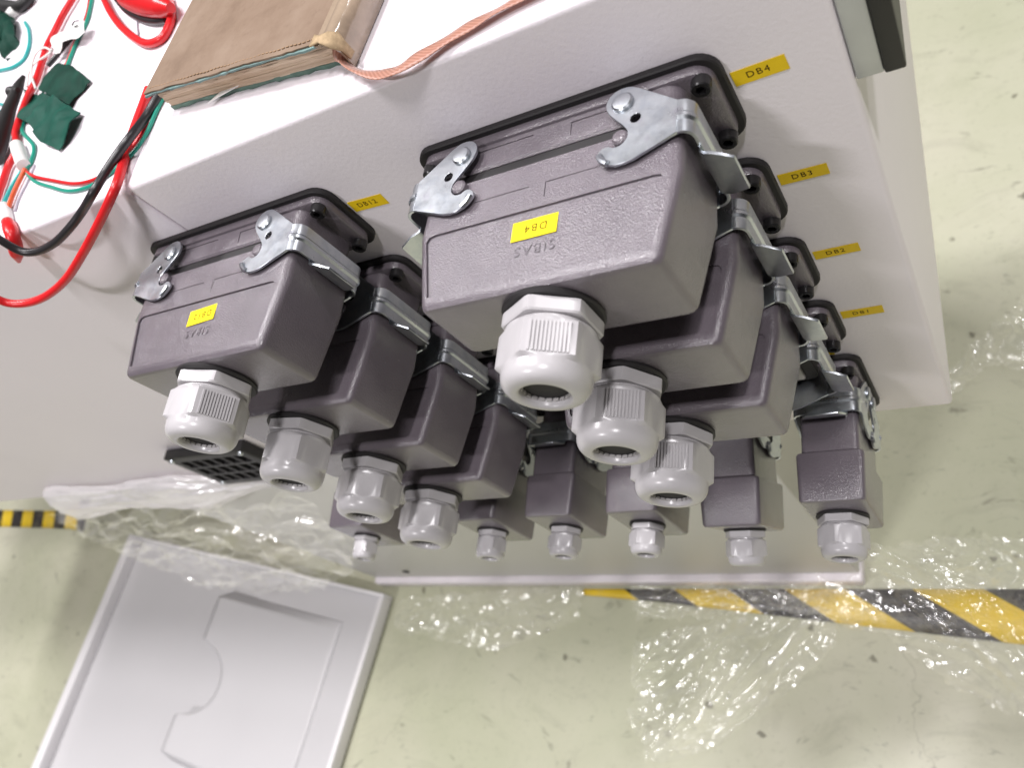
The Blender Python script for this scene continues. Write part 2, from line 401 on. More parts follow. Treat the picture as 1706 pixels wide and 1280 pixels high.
def boolean_cut(me, cutters, name):
    tmp = bpy.data.objects.new('tmp', me); C.objects.link(tmp)
    bm = bmesh.new()
    for v, f in cutters:
        bv = [bm.verts.new((p[0] * S, p[1] * S, p[2] * S)) for p in v]
        for q in f: bm.faces.new([bv[i] for i in q])
    bmesh.ops.recalc_face_normals(bm, faces=bm.faces)
    cm = bpy.data.meshes.new('cut'); bm.to_mesh(cm); bm.free()
    co = bpy.data.objects.new('tmpc', cm); C.objects.link(co)
    md = tmp.modifiers.new('b', 'BOOLEAN'); md.operation = 'DIFFERENCE'; md.object = co; md.solver = 'EXACT'; md.use_self = True
    dg = bpy.context.evaluated_depsgraph_get(); dg.update()
    res = bpy.data.meshes.new_from_object(tmp.evaluated_get(dg)); res.name = name
    bpy.data.objects.remove(tmp); bpy.data.objects.remove(co); bpy.data.meshes.remove(cm)
    return finish(res, 32)
def text_mesh(body, size, depth=0.05, key=None):
    cu = bpy.data.curves.new('lettering', 'FONT'); cu.body = body; cu.size = size * S; cu.align_x = 'CENTER'; cu.align_y = 'CENTER'
    cu.extrude = depth * S; cu.space_character = 1.25; cu.resolution_u = 3
    o = bpy.data.objects.new('tmp', cu); C.objects.link(o)
    dg = bpy.context.evaluated_depsgraph_get(); dg.update()
    me = bpy.data.meshes.new_from_object(o.evaluated_get(dg)); me.name = 'lettering'
    bpy.data.objects.remove(o); bpy.data.curves.remove(cu); me.materials.clear()
    return me
BAKED = {
    'red_main': [(-250.9, 73.7, 68.0), (-250.2, 62.1, 68.0), (-249.7, 49.3, 68.0), (-248.4, 31.9, 68.0), (-246.8, 18.6, 68.0), (-241.4, 4.1, 69.5), (-243.5, -5.0, 68.5), (-264.7, -13.0, 60.1), (-291.2, -20.0, 50.4), (-318.9, -25.0, 41.4), (-343.9, -28.0, 36.7), (-362.1, -30.0, 36.9), (-374.6, -31.0, 41.0), (-379.6, -31.0, 47.4), (-380.6, -30.0, 60.5)],
    'black_main': [(-232.7, 66.8, 69.0), (-235.4, 58.5, 69.0), (-239.4, 46.8, 69.0), (-238.5, 29.5, 73.0), (-245.1, 20.0, 73.0), (-250.7, 8.7, 73.0), (-255.2, -4.1, 73.0), (-276.0, -5.0, 65.8), (-291.1, -10.0, 62.3), (-310.0, -13.0, 58.9), (-328.2, -14.0, 58.4), (-339.1, -14.0, 62.7), (-343.2, -12.0, 74.1), (-346.3, -8.0, 84.0)],
    'green_thin': [(-231.3, 66.9, 66.5), (-233.8, 60.0, 66.5), (-235.4, 51.3, 66.5), (-236.6, 37.9, 66.5), (-240.9, 27.4, 66.5), (-247.8, 22.0, 66.5), (-260.4, 16.1, 66.5), (-276.6, 12.3, 66.5), (-299.7, 15.8, 66.5), (-326.9, 27.4, 66.5), (-354.6, 41.0, 66.5), (-375.2, 57.1, 66.5), (-386.5, 70.4, 68.0)],
    'red_thin': [(-242.9, 58.9, 66.5), (-241.6, 44.4, 66.5), (-244.1, 33.8, 66.5), (-258.5, 20.0, 66.5), (-272.7, 16.4, 66.5), (-295.6, 19.9, 66.5), (-327.7, 32.5, 66.5), (-361.2, 47.4, 66.5), (-382.4, 62.1, 66.5), (-388.8, 72.9, 68.0)],
    'grey_wire': [(-365.0, 57.6, 66.0), (-364.6, 43.8, 66.0), (-365.9, 30.8, 66.0), (-363.6, 20.3, 66.0)],
    'red_left': [(-422.5, 243.0, 69.0), (-423.9, 235.6, 69.0), (-427.5, 222.6, 69.0), (-428.1, 207.2, 69.0), (-428.8, 190.0, 69.0), (-424.4, 171.9, 69.0), (-419.3, 151.0, 69.0), (-419.9, 137.0, 69.0), (-416.1, 115.7, 69.0), (-411.2, 99.5, 69.0), (-408.1, 94.1, 68.5), (-394.1, 77.1, 68.5)],
    'red_left2': [(-395.5, 80.3, 68.5), (-396.7, 73.5, 68.5), (-398.3, 65.0, 68.5), (-395.0, 49.9, 68.5), (-391.1, 31.5, 68.5)],
    'orange_low': [(-372.2, 55.4, 67.5), (-373.5, 40.4, 67.5), (-371.9, 28.2, 67.5), (-369.1, 19.2, 67.5)],
    'teal_low': [(-375.6, 62.1, 67.0), (-381.2, 49.2, 67.0), (-383.0, 36.9, 67.0), (-380.6, 27.0, 67.0), (-372.7, 19.7, 67.0)],
    'red_loop': [(-379.5, 222.3, 68.0), (-366.4, 206.7, 68.0), (-344.9, 182.1, 68.0), (-321.6, 158.5, 68.0), (-294.8, 135.1, 68.0), (-275.0, 121.2, 68.0), (-261.0, 118.2, 68.0), (-257.1, 125.2, 68.0), (-259.2, 139.0, 68.0), (-271.7, 159.4, 68.0)],
    'black_loop': [(-361.2, 212.7, 68.0), (-344.5, 195.4, 68.0), (-324.8, 175.9, 68.0), (-299.6, 155.9, 68.0), (-280.4, 143.5, 68.0), (-263.0, 135.8, 68.0)],
    'green_hook': [(-507.9, 255.8, 66.5), (-490.1, 237.4, 66.5), (-475.0, 215.1, 66.5), (-471.2, 198.6, 66.5), (-484.6, 195.5, 66.5), (-510.5, 202.9, 66.5), (-527.9, 208.7, 66.5)],
    'green_run': [(-397.4, 231.3, 66.5), (-391.0, 214.5, 66.5), (-385.8, 198.9, 66.5), (-385.6, 188.1, 66.5), (-386.5, 175.9, 66.5), (-385.1, 160.8, 66.5), (-383.7, 150.1, 66.5), (-386.3, 139.2, 66.5), (-397.3, 127.1, 66.5), (-408.9, 120.0, 66.5), (-413.1, 111.9, 66.5), (-407.3, 100.1, 66.5), (-378.6, 77.7, 66.5), (-371.3, 62.8, 66.5), (-373.5, 56.6, 66.5)],
    'red_run': [(-401.8, 233.0, 67.0), (-395.0, 219.4, 67.0), (-390.5, 207.1, 67.0), (-388.3, 195.3, 67.0), (-389.3, 180.9, 67.0), (-386.0, 160.7, 67.0), (-386.7, 149.9, 67.0), (-392.2, 137.3, 67.0)],
    'black_braid': [(-389.5, 182.1, 69.0), (-398.6, 174.9, 69.0), (-404.4, 166.6, 69.0), (-410.0, 161.3, 69.0)],
    'white1': [(-406.4, 171.4, 72.0), (-423.0, 182.2, 72.0), (-433.3, 181.5, 72.0), (-431.5, 170.1, 72.0), (-421.0, 153.0, 72.0), (-402.5, 133.1, 72.0)],
    'white2': [(-408.6, 174.4, 71.0), (-416.7, 171.8, 71.0), (-429.8, 170.3, 71.0), (-433.1, 163.3, 71.0), (-423.7, 144.9, 71.0)],
    'teal_a': [(-482.6, 156.3, 67.0), (-466.0, 148.1, 67.0), (-444.6, 134.5, 67.0)],
    'teal_b': [(-475.1, 146.0, 67.0), (-459.4, 138.8, 67.0), (-442.7, 129.8, 67.0)],
    'red_c': [(-466.8, 134.4, 67.0), (-454.9, 130.4, 67.0), (-438.9, 126.2, 67.0)],
    'flag': [(-417.8, 190.0, 73.0), (-405.3, 187.8, 73.0), (-393.6, 186.4, 73.0), (-385.4, 186.1, 73.0), (-377.0, 185.1, 73.0), (-368.0, 181.2, 73.0), (-364.6, 169.2, 73.0), (-372.0, 167.7, 73.0), (-384.8, 171.7, 73.0), (-391.9, 172.5, 73.0), (-392.4, 163.5, 73.0), (-400.4, 166.6, 73.0)],
    'flagprint': [(-384.6, 184.0, 73.6), (-383.0, 186.9, 73.6), (-376.5, 184.7, 73.6), (-374.5, 179.1, 73.6), (-378.5, 179.3, 73.6)],
    'tape_low': [(-412.7, 111.5, 73.5), (-420.8, 128.4, 73.5), (-428.2, 144.5, 73.5), (-398.6, 131.1, 73.5), (-370.5, 113.7, 73.5), (-343.7, 96.4, 73.5), (-326.2, 85.0, 73.5), (-324.2, 73.8, 73.5), (-326.3, 67.8, 73.5), (-328.3, 63.5, 73.5), (-335.9, 58.6, 73.5), (-361.5, 72.1, 73.5), (-390.1, 100.0, 73.5)],
    'tape_up': [(-401.8, 133.4, 72.5), (-405.9, 146.1, 72.5), (-402.6, 155.8, 72.5), (-389.5, 152.0, 72.5), (-378.1, 148.4, 72.5), (-345.8, 125.9, 72.5), (-334.2, 116.1, 72.5), (-339.6, 111.1, 72.5), (-346.6, 106.7, 72.5), (-347.3, 99.6, 72.5), (-371.0, 113.9, 72.5)],
    'probe_black': [(-432.6, 157.1, 73.0), (-432.9, 145.9, 73.0), (-430.4, 127.7, 73.0), (-426.0, 109.3, 73.0), (-420.8, 92.2, 73.0), (-414.9, 74.4, 73.0)],
    'probe_knob': [(-438.6, 143.2, 74.0), (-427.6, 140.7, 74.0)],
    'sleeve1': [(-398.4, 82.8, 69.0), (-372.6, 57.0, 69.0)],
    'sleeve2': [(-377.1, 26.1, 68.0), (-361.1, 9.8, 68.0)],
    'sleeve3': [(-530.3, 287.1, 69.0), (-543.5, 277.8, 69.0)],
    'pink': [(-526.7, 295.5, 69.0), (-530.9, 285.5, 69.0)],
    'redtip': [(-363.5, 11.9, 67.5), (-347.4, -4.0, 67.1), (-363.6, -9.0, 52.2)],
    'plug': [(-327.3, 186.0, 74.0), (-283.2, 155.1, 74.0), (-249.9, 133.3, 74.0)],
    'lump': [(-573.5, 298.2, 72.0), (-551.2, 284.3, 72.0), (-527.3, 267.2, 72.0), (-510.6, 247.8, 72.0), (-499.4, 225.7, 72.0), (-499.2, 215.1, 72.0), (-508.7, 214.8, 72.0), (-519.7, 221.0, 72.0)],
    'blackcorner': [(-594.0, 318.9, 70.0), (-561.0, 297.9, 70.0), (-531.5, 282.8, 70.0), (-518.8, 281.4, 70.0), (-511.4, 285.1, 70.0)],
    'ribbon': [(-76.4, 19.0, 76.0), (-79.0, 17.2, 73.0), (-78.2, 14.8, 69.5), (-68.8, 6.3, 69.5), (-58.2, 0.8, 68.0), (-46.2, -1.6, 68.0), (-36.3, 0.6, 68.0), (-22.8, 5.3, 67.0), (-6.5, 8.8, 67.0), (9.3, 11.2, 67.0), (24.6, 12.3, 67.0)],
    'fine_loop_wire': [(-312.0, 170.6, 66.0), (-305.1, 154.4, 66.0), (-297.3, 141.1, 66.0)],  # fine grey wire inside the red loop
}

# ------------------------------------------------------------------ setting: floor
fl = obj('floor', mesh('floor', [(-9000, -6000, 0), (9000, -6000, 0), (9000, 9000, 0), (-9000, 9000, 0)], [(0, 1, 2, 3)]), M['floor'])
fl['kind'] = 'structure'

# ------------------------------------------------------------------ cabinets
T, B, XR = 65.0, -337.0, 117.0
cab = thing('connector_cabinet', (-62, 150, B), 'white powder-coated cabinet box carrying the rows of grey connectors', 'cabinet')
o = obj('box', bevel_mesh('box', [box(-241.2, XR, 0, 460, B, T)], 3.2, 4), M['cabinet'], cab, (62, -150, -B))
# bracket on the right-hand side, flush with the front
o = obj('mounting_plate', bevel_mesh('mounting_plate', [box(XR + 0.1, 127.2, 1, 260, -16, 60)], 0.8, 2), M['greyplate'], cab, (62, -150, -B))
br = bevel_mesh('bracket', [box(127.3, 135, 0, 300, -16, 62)], 0.9, 2)
br = boolean_cut(br, [box(133.2, 140, 12, 40, 22, 34), box(133.2, 140, 46, 90, 6, 34), box(133.2, 140, 100, 160, 6, 34)], 'bracket')
obj('bracket', br, M['blackplastic'], cab, (62, -150, -B))

cab2 = thing('adjoining_cabinet', (-900, 150, B), 'white cabinet box on the left whose top holds the loose wires', 'cabinet')
obj('box', bevel_mesh('box', [box(-1900, -243.2, 0, 460, B, T)], 3, 3), M['cabinet'], cab2, (900, -150, -B))
vent = bevel_mesh('vent_frame', [box(-612, -492, -12, -0.3, -325, -243)], 1.5, 2)
cut = []
for i in range(6):
    for j in range(3):
        x = -600 + i * 16.6; z = -314 + j * 21; cut.append(box(x, x + 13, -20, -3.5, z, z + 17))
vent = boolean_cut(vent, cut, 'vent_frame')
vf = obj('vent_frame', vent, M['blackplastic'], cab2, (900, -150, -B))
sm = mesh('screw', *loft([(0, circ(3.2, 20)), (1.6, circ(2.8, 20)), (2.4, circ(1.6, 20))]))
for x, z in ((-605, -318), (-499, -318), (-605, -249.5), (-499, -249.5)): obj('screw', sm, M['zinc'], vf, (x, -12, z))

base = thing('cabinet_base', (-419, 300, FLOOR), 'narrower pale grey cabinet base standing on the floor under the connectors', 'cabinet')
obj('panel', bevel_mesh('panel', [box(-805, -33, 0.5, 430, FLOOR + 26, B - 1)], 2.5, 3), M['cabinet_low'], base, (419, -300, -FLOOR))
obj('plinth', bevel_mesh('plinth', [box(-806, -31.5, -9, 432, FLOOR + 1, FLOOR + 25)], 3, 3), M['rim'], base, (419, -300, -FLOOR))
obj('lock_hole', mesh('lock_hole', *loft([(0, circ(6, 20)), (1.5, circ(5.2, 20)), (1.5, circ(3.6, 20)), (0.4, circ(3.2, 20))])), M['dark'], base, (-707 + 419, 0.4 - 300, -775 - FLOOR))

# ------------------------------------------------------------------ connectors
CACHE = {}
def cached(key, fn):
    if key not in CACHE: CACHE[key] = fn()
    return CACHE[key]

def gasket_mesh(L_, Wd): return mesh('gasket', *loft([(0.2, rrect(L_ / 2, Wd / 2, 10, 7)), (2.6, rrect(L_ / 2, Wd / 2, 10, 7)), (3.2, rrect(L_ / 2 - .6, Wd / 2 - .6, 9.4, 7))]))
def base_mesh(L_, Wd):
    f = loft([(2.4, rrect(L_ / 2 - 3, Wd / 2 - 3, 8, 7)), (6.2, rrect(L_ / 2 - 3, Wd / 2 - 3, 8, 7)), (7.2, rrect(L_ / 2 - 3.4, Wd / 2 - 3.4, 7.6, 7)), (7.7, rrect(L_ / 2 - 4.4, Wd / 2 - 4.4, 6.6, 7))])
    hx, hz = L_ / 2 - 15, Wd / 2 - 5
    w = loft([(5, rrect(hx + .8, hz + .6, 7, 7)), (8.6, rrect(hx + .5, hz + .5, 7, 7)), (19.2, rrect(hx, hz, 6.5, 7)), (20.4, rrect(hx - .9, hz - .9, 5.8, 7))])
    me = mesh('base_housing', *join([f, w]))
    lines = []
    if L_ > 100:   # moulded outlines on both long sides
        for s in (1, -1):
            z0, z1 = (hz - .15, hz + 3) if s > 0 else (-hz - 3, -hz + .15)
            lines += [box(-50, -8, -10.6, -10.0, z0, z1), box(11, 30, -10.6, -10.0, z0, z1), box(10.4, 11, -17, -10.0, z0, z1)]
        me = boolean_cut(me, lines, 'base_housing')
    return me
def seal_mesh(L_, Wd): return mesh('seal', *loft([(19, rrect(L_ / 2 - 16.4, Wd / 2 - 6.4, 6, 6)), (28.5, rrect(L_ / 2 - 16.4, Wd / 2 - 6.4, 6, 6))]))
def bolt_mesh():
    return mesh('bolt', *loft([(7, circ(4.1, 24)), (11.6, circ(4.1, 24)), (12.2, circ(3.6, 24)), (12.2, hexo(2.0, 2.4, 24)), (9.2, hexo(2.0, 2.4, 24))]))
def hood_big():
    n = 6
    secs = [(27.2, rrect(59.6, 20.8, 4, n)), (28.0, rrect(60.4, 21.5, 4.5, n)), (40, rrect(60.8, 21.6, 4.5, n)), (52, rrect(61.2, 21.6, 4.5, n)),
            (86.6, rrect(54.6, 20.8, 4, n)), (88.4, rrect(53.9, 20.3, 3.6, n)), (89.5, rrect(52.9, 19.4, 3.2, n)), (90, rrect(51.3, 17.8, 2.6, n))]
    me = mesh('hood', *loft(secs))
    cut = []
    for s in (1, -1):
        # recessed name panel, outline follows the taper
        out = [(-56.2, -55), (-54.8, -52.6), (-52, -52), (50, -52), (53, -52.6), (54.4, -55), (50.6, -84), (-50.6, -84)]
        top = [(x, y, s * (21.62 - 1.15 - (-(y) - 52) * 0.024)) for x, y in out]; far = [(x, y, s * 30) for x, y in out]
        k = len(out); cut.append((top + far, [tuple(range(k)), tuple(range(k, 2 * k))] + [(i, (i + 1) % k, k + (i + 1) % k, k + i) for i in range(k)]))
        z0, z1 = (21.25, 30) if s > 0 else (-30, -21.25)
        cut += [box(-33, -5.5, -40.6, -40.0, z0, z1), box(3, 27.5, -40.6, -40.0, z0, z1), box(2.4, 3, -47.5, -40.0, z0, z1)]
    return boolean_cut(me, cut, 'hood')
def hood_small():
    n = 6; hx, hz = 29.5, 17.6
    secs = [(27.2, rrect(hx - .8, hz - .8, 3, n)), (28, rrect(hx, hz, 3.5, n)), (59.4, rrect(hx - .2, hz - .2, 3.5, n)), (60, rrect(hx + .3, hz + .3, 3.6, n)), (60.9, rrect(hx + 2.2, hz + 2.2, 3.6, n)), (62, rrect(hx + 2.7, hz + 2.7, 3.6, n)),
            (90.6, rrect(hx + 1.7, hz + 1.7, 3.2, n)), (92, rrect(hx + .9, hz + .9, 2.8, n)), (92.6, rrect(hx - .4, hz - .4, 2.4, n))]
    return mesh('hood', *loft(secs))
def smooth_outline(pts, sub=3):
    out = []; n = len(pts)
    for i in range(n):
        a, b, c, d = (Vector((*pts[(i + k) % n], 0)) for k in (-1, 0, 1, 2))
        for k in range(sub):
            t = k / sub; q = 0.5 * ((2 * b) + (c - a) * t + (2 * a - 5 * b + 4 * c - d) * t * t + (3 * b - a - 3 * c + d) * t ** 3); out.append((q.x, q.y))
    return out
def latch_mesh(Wd):
    hz = Wd / 2 - 1.2            # side plates just outside the hood
    head = [(45.8, 8.8), (41.5, 6.4), (36.5, 6.4), (33.0, 8.8), (31.6, 12.5), (32.6, 16.6), (36.2, 21.6), (40.0, 26.2), (42.0, 29.6), (41.8, 33.2), (39.4, 35.6), (36.4, 35.9), (34.2, 34.6), (31.6, 34.9), (29.4, 37.4), (30.4, 40.6), (33.4, 43.2), (37.5, 44.9)]
    head = [(q.x, q.y) for q in catmull([(x, w, 0) for x, w in head], 1.3)]
    out = [(x, -w) for x, w in head] + [(41.5, -44.9), (45.2, -44.2), (62.3, -37.4), (62.3, -21.6)]
    hole = [(45 + 2.3 * math.cos(a), -24 + 2.3 * math.sin(a)) for a in (2 * math.pi * k / 14 for k in range(14))]
    parts = []
    for s in (1, -1): parts.append(sheet_poly(out, [hole], s * hz, s * (hz + 1.4), 'z'))
    # strap round the short end
    def band(off):
        pl = []; r = 4.6 + off; cx, cz = 62.3, hz - 4.6
        for k in range(9):
            a = math.radians(90 - 90 * k / 8); pl.append((cx + r * math.cos(a), cz + r * math.sin(a)))
        return pl + [(x, -z) for x, z in pl[::-1]]
    i_, o_ = band(0), band(1.4); n = len(i_); vs, fs = [], []
    rows = [(21.6, 0), (24.0, 0), (27.4, 0), (28.6, .9), (30.2, .9), (31.4, 0), (35.5, 0), (37.4, 0)]
    for ring in (0, 1):
        for w, e in rows:
            src = band(1.4 + e) if ring else band(0 + e)
            vs += [(x, -w, z) for x, z in src]
    R_ = len(rows)
    for ring in (0, 1):
        for r in range(R_ - 1):
            for k in range(n - 1):
                a = (ring * R_ + r) * n + k; q = (a, a + 1, a + n + 1, a + n); fs.append(q if ring else q[::-1])
    for r in (0, R_ - 1):
        for k in range(n - 1): a = r * n + k; b = (R_ + r) * n + k; fs.append((a, a + 1, b + 1, b))
    for r in range(R_ - 1):
        for k in (0, n - 1): a = r * n + k; b = (R_ + r) * n + k; fs.append((a, a + n, b + n, b))
    parts.append((vs, fs))
    # thumb tab: bends outwards from the strap's outer edge
    prof = [(66.9, 36.4), (67.2, 38.2), (68.6, 39.4), (72, 40.4), (79.6, 42.4)]
    hw = [13, 13, 13, 13, 9.6]; vs, fs = [], []
    for (x, w), h in zip(prof, hw):
        for dx, dw in ((0, 0), (-.35, 1.35)):
            for z in (-h, h): vs.append((x + dx, -(w + dw), z))
    # rounded outer corners
    vs2 = []; 
    k = 4
    for i in range(len(prof) - 1):
        a, b = i * 4, (i + 1) * 4
        fs += [(a, a + 1, b + 1, b), (a + 2, b + 2, b + 3, a + 3), (a, b, b + 2, a + 2), (a + 1, a + 3, b + 3, b + 1)]
    fs += [(0, 2, 3, 1), (len(vs) - 4, len(vs) - 3, len(vs) - 1, len(vs) - 2)]
    parts.append((vs, fs))
    # rolled hook lip
    for s in (1, -1):
        parts.append(tube([(30.6, -38.4, s * (hz + 1.6)), (32.2, -41.4, s * (hz + 1.6)), (34.6, -43.4, s * (hz + 1.5))], 1.5, 8, 1.0))
    return bevel_mesh('latch', parts, 0.22, 1, 35, keep=lambda e: e.calc_face_angle(0) > 1.0)
def rivet_mesh(): return mesh('rivet', *loft([(0, circ(4.6, 28)), (1.2, circ(4.6, 28)), (1.9, circ(3.9, 28)), (2.1, circ(2.6, 28))]))
def pin_mesh(): return mesh('catch_pin', *loft([(0, circ(3.5, 24)), (3.2, circ(3.5, 24)), (4.0, circ(2.7, 24)), (4.2, circ(1.2, 24))]))

def gland_meshes(k):
    d = {}
    d['washer'] = mesh('washer', *loft([(0, circ(21 * k, 48)), (1.6 * k, circ(21.4 * k, 48)), (2.6 * k, circ(20.6 * k, 48))]))
    a = 18.2 * k; rm = 20.6 * k
    d['lock_nut'] = mesh('lock_nut', *loft([(2.4 * k, hexo(a - .8 * k, rm - 1.2 * k)), (3 * k, hexo(a, rm)), (8.4 * k, hexo(a, rm)), (9.2 * k, hexo(a - .5 * k, rm - .9 * k)), (9.3 * k, circ(15.5 * k, 72))]), ang=25)
    d['neck'] = mesh('neck', *loft([(9 * k, circ(16.4 * k, 48)), (10.0 * k, circ(16.4 * k, 48)), (10.0 * k, circ(17.4 * k, 48)), (11.6 * k, circ(17.4 * k, 48)), (12.4 * k, circ(16 * k, 48)), (13.5 * k, circ(16 * k, 48))]))
    ah, rh = 18.3 * k, 20.9 * k
    n = 72
    def mixo(f, r): return [(p[0] * (1 - f) + q[0] * f, p[1] * (1 - f) + q[1] * f) for p, q in zip(hexo(ah, rh, n), circ(r, n))]
    secs = [(10.6 * k, circ(17.8 * k, n)), (11.2 * k, circ(18.8 * k, n)), (12.0 * k, mixo(.7, 19.0 * k)), (12.8 * k, mixo(.12, 19.0 * k)), (13.3 * k, hexo(ah, rh, n)), (27.4 * k, hexo(ah, rh, n)), (28.1 * k, mixo(.55, 18.6 * k)), (28.7 * k, circ(18.4 * k, n))]
    for q in range(1, 11):
        t = math.radians(90 * q / 10); secs.append(((29.6 + 7.8 * math.sin(t) ** .85) * k, circ((11.2 + 7.2 * math.cos(t) ** .8) * k, n)))
    secs += [(37.0 * k, circ(10.5 * k, n)), (36.2 * k, circ(10.1 * k, n)), (27 * k, circ(10.0 * k, n))]
    d['dome_nut'] = mesh('dome_nut', *loft(secs, True, False), ang=38)
    d['bore'] = mesh('bore', *loft([(30.5 * k, circ(10.2 * k, 40)), (33.6 * k, circ(10.2 * k, 40)), (33.8 * k, circ(4 * k, 40))]))
    # clamp fingers seen inside the opening
    parts = []
    m = 20
    for i in range(m):
        a0 = 2 * math.pi * (i + .08) / m; a1 = 2 * math.pi * (i + .82) / m; vs = []
        for w in (33.7, 35.0):
            for r in (9.2, 9.95):
                for t in (a0, a1): vs.append((r * k * math.cos(t), -w * k, r * k * math.sin(t)))
        parts.append((vs, [(0, 1, 3, 2), (4, 6, 7, 5), (0, 4, 5, 1), (2, 3, 7, 6), (0, 2, 6, 4), (1, 5, 7, 3)]))
    d['clamp_fingers'] = mesh('clamp_fingers', *join(parts))
    ribs = []
    for i in range(11):
        x = (i - 5) * 1.5 * k; ribs.append(box(x - .42 * k, x + .42 * k, -27.0 * k, -14.0 * k, ah - .3, ah + .7 * k))
    d['grip_ribs'] = mesh('grip_ribs', *join(ribs))
    return d
def connector(x, z, label, group, big=True, sticker=None, hood=True, spin=0.0, nut=0.0, ribs=False, gk=1.0, pull=0.0, droop=0.0, latch_shift=0.0):
    L_, Wd = (147, 49) if big else (82, 44)
    c = thing('connector', (x, 0, z), label, 'connector', group)
    R = 0.0 if big else math.radians(-90)        # small ones stand upright
    # a turned frame is realised through each part's own rotation
    def part(name, me, mat, parent=None, loc=(0, 0, 0), r=(0, 0, 0)):
        o = bpy.data.objects.new(name, me); C.objects.link(o)
        if len(me.materials) == 0: me.materials.append(mat)
        m = Matrix.Translation(Vector(loc) * S) @ Matrix.Rotation(r[1], 4, 'Y') @ Matrix.Rotation(r[0], 4, 'X') @ Matrix.Rotation(r[2], 4, 'Z')
        if parent is None: o.parent = c; o.matrix_local = Matrix.Rotation(R, 4, 'Y') @ m
        else: o.parent = parent; o.matrix_local = m
        return o
    part('gasket', cached(('gasket', big), lambda: gasket_mesh(L_, Wd)), M['rubber'])
    bh = part('base_housing', cached(('base', big), lambda: base_mesh(L_, Wd)), M['hood'])
    for sx in (-1, 1):
        for sz in (-1, 1): part('bolt', cached('bolt', bolt_mesh), M['bolt'], bh, (sx * (L_ / 2 - 7.8), 0, sz * (Wd / 2 - 8.2)))
    part('seal', cached(('seal', big), lambda: seal_mesh(L_, Wd)), M['rubber'])
    # latches: built for the long connector, shifted inwards for the short one
    dx = latch_shift if big else -31.0
    for s in (1, -1):
        me = cached(('latch', big), lambda: latch_mesh(Wd if big else 40.5))
        off = (latch_shift, 0, 0) if big else (s * dx, 0, 0)
        la = part('latch', me, M['zinc'], None, off, (0, 0 if s > 0 else math.pi, 0))
        hz = (Wd if big else 40.5) / 2 + .2
        for q in (1, -1):
            part('rivet', cached('rivet', rivet_mesh), M['zinc'], la, (39.2, -14.4, q * (hz - 0.1)), (math.radians(-90 * q), 0, 0))
    if not hood:
        part('contact_insert', cached('insert', lambda: bevel_mesh('contact_insert', [box(-50, 50, -31, -27, -13, 13)], .8, 1)), M['insert'])
        return c
    hd = bpy.data.objects.new('hood', cached(('hood', big), hood_big if big else hood_small)); C.objects.link(hd)
    if len(hd.data.materials) == 0: hd.data.materials.append(M['hood'])
    hd.parent = c
    tilt = Matrix.Translation(Vector((0, -pull * S, 0))) @ Matrix.Translation(Vector((0, -27 * S, 29 * S))) @ Matrix.Rotation(math.radians(droop), 4, 'X') @ Matrix.Translation(Vector((0, 27 * S, -29 * S)))
    hd.matrix_local = tilt @ Matrix.Rotation(R, 4, 'Y')
    if big:
        for sx in (-1, 1):
            for sz in (-1, 1):
                part('catch_pin', cached('pin', pin_mesh), M['hood'], hd, (sx * 38.6 + latch_shift, -31.0, sz * 21.0), (math.radians(-90 * sz), 0, 0))
        lg = cached('logo', lambda: text_mesh('SIBAS', 6.6, 0.12))
        lo = part('emboss', lg, M['hood'], hd, (0, -71, 20.15), (math.radians(-1.4), 0, math.pi))
    else:
        lg = cached('logo_small', lambda: text_mesh('SIBAS', 5.2, 0.15))
        lo = part('emboss', lg, M['bolt'], hd, (0, -77, hz_small + .1), (0, 0, math.radians(180)))
    if sticker:
        body, sx0, wv = sticker
        st = part('sticker', cached('hood_sticker', lambda: bevel_mesh('sticker', [box(-10.6, 10.6, -4.8, 4.8, 0, .18)], .05, 1)), M['yellow'], hd, (sx0, -61.2, 20.42), (math.radians(-1.4), 0, math.radians(wv)))
        part('lettering', text_mesh(body, 5.2, 0.02), M['ink'], st, (0.8, 0.2, .22), (0, 0, math.pi))
    # gland
    k = gk; d = cached(('gland', k), lambda: gland_meshes(k)); w0 = 89.8 if big else 92.4
    def gp(name, me, mat, r=0.0, par=None):
        o = bpy.data.objects.new(name, me); C.objects.link(o)
        if len(me.materials) == 0: me.materials.append(mat)
        if par is None: o.parent = c; o.matrix_local = tilt @ Matrix.Translation((0, -w0 * S, 0)) @ Matrix.Rotation(r, 4, 'Y')
        else: o.parent = par; o.matrix_local = Matrix.Rotation(r, 4, 'Y')
        return o
    gp('washer', d['washer'], M['rubber'])
    lk = gp('lock_nut', d['lock_nut'], M['nylon'], math.radians(nut)); gp('neck', d['neck'], M['nylon'], 0, lk)
    dn = gp('dome_nut', d['dome_nut'], M['nylon'], spin)
    gp('bore', d['bore'], M['dark'], 0, dn); gp('clamp_fingers', d['clamp_fingers'], M['insert'], 0, dn)
    if ribs:
        for q in (0, 2, 4):
            r = gp('grip_ribs', d['grip_ribs'], M['nylon'], math.radians(60 * q), dn); r['kind'] = 'stuff'
    return c
hz_small = 20.2

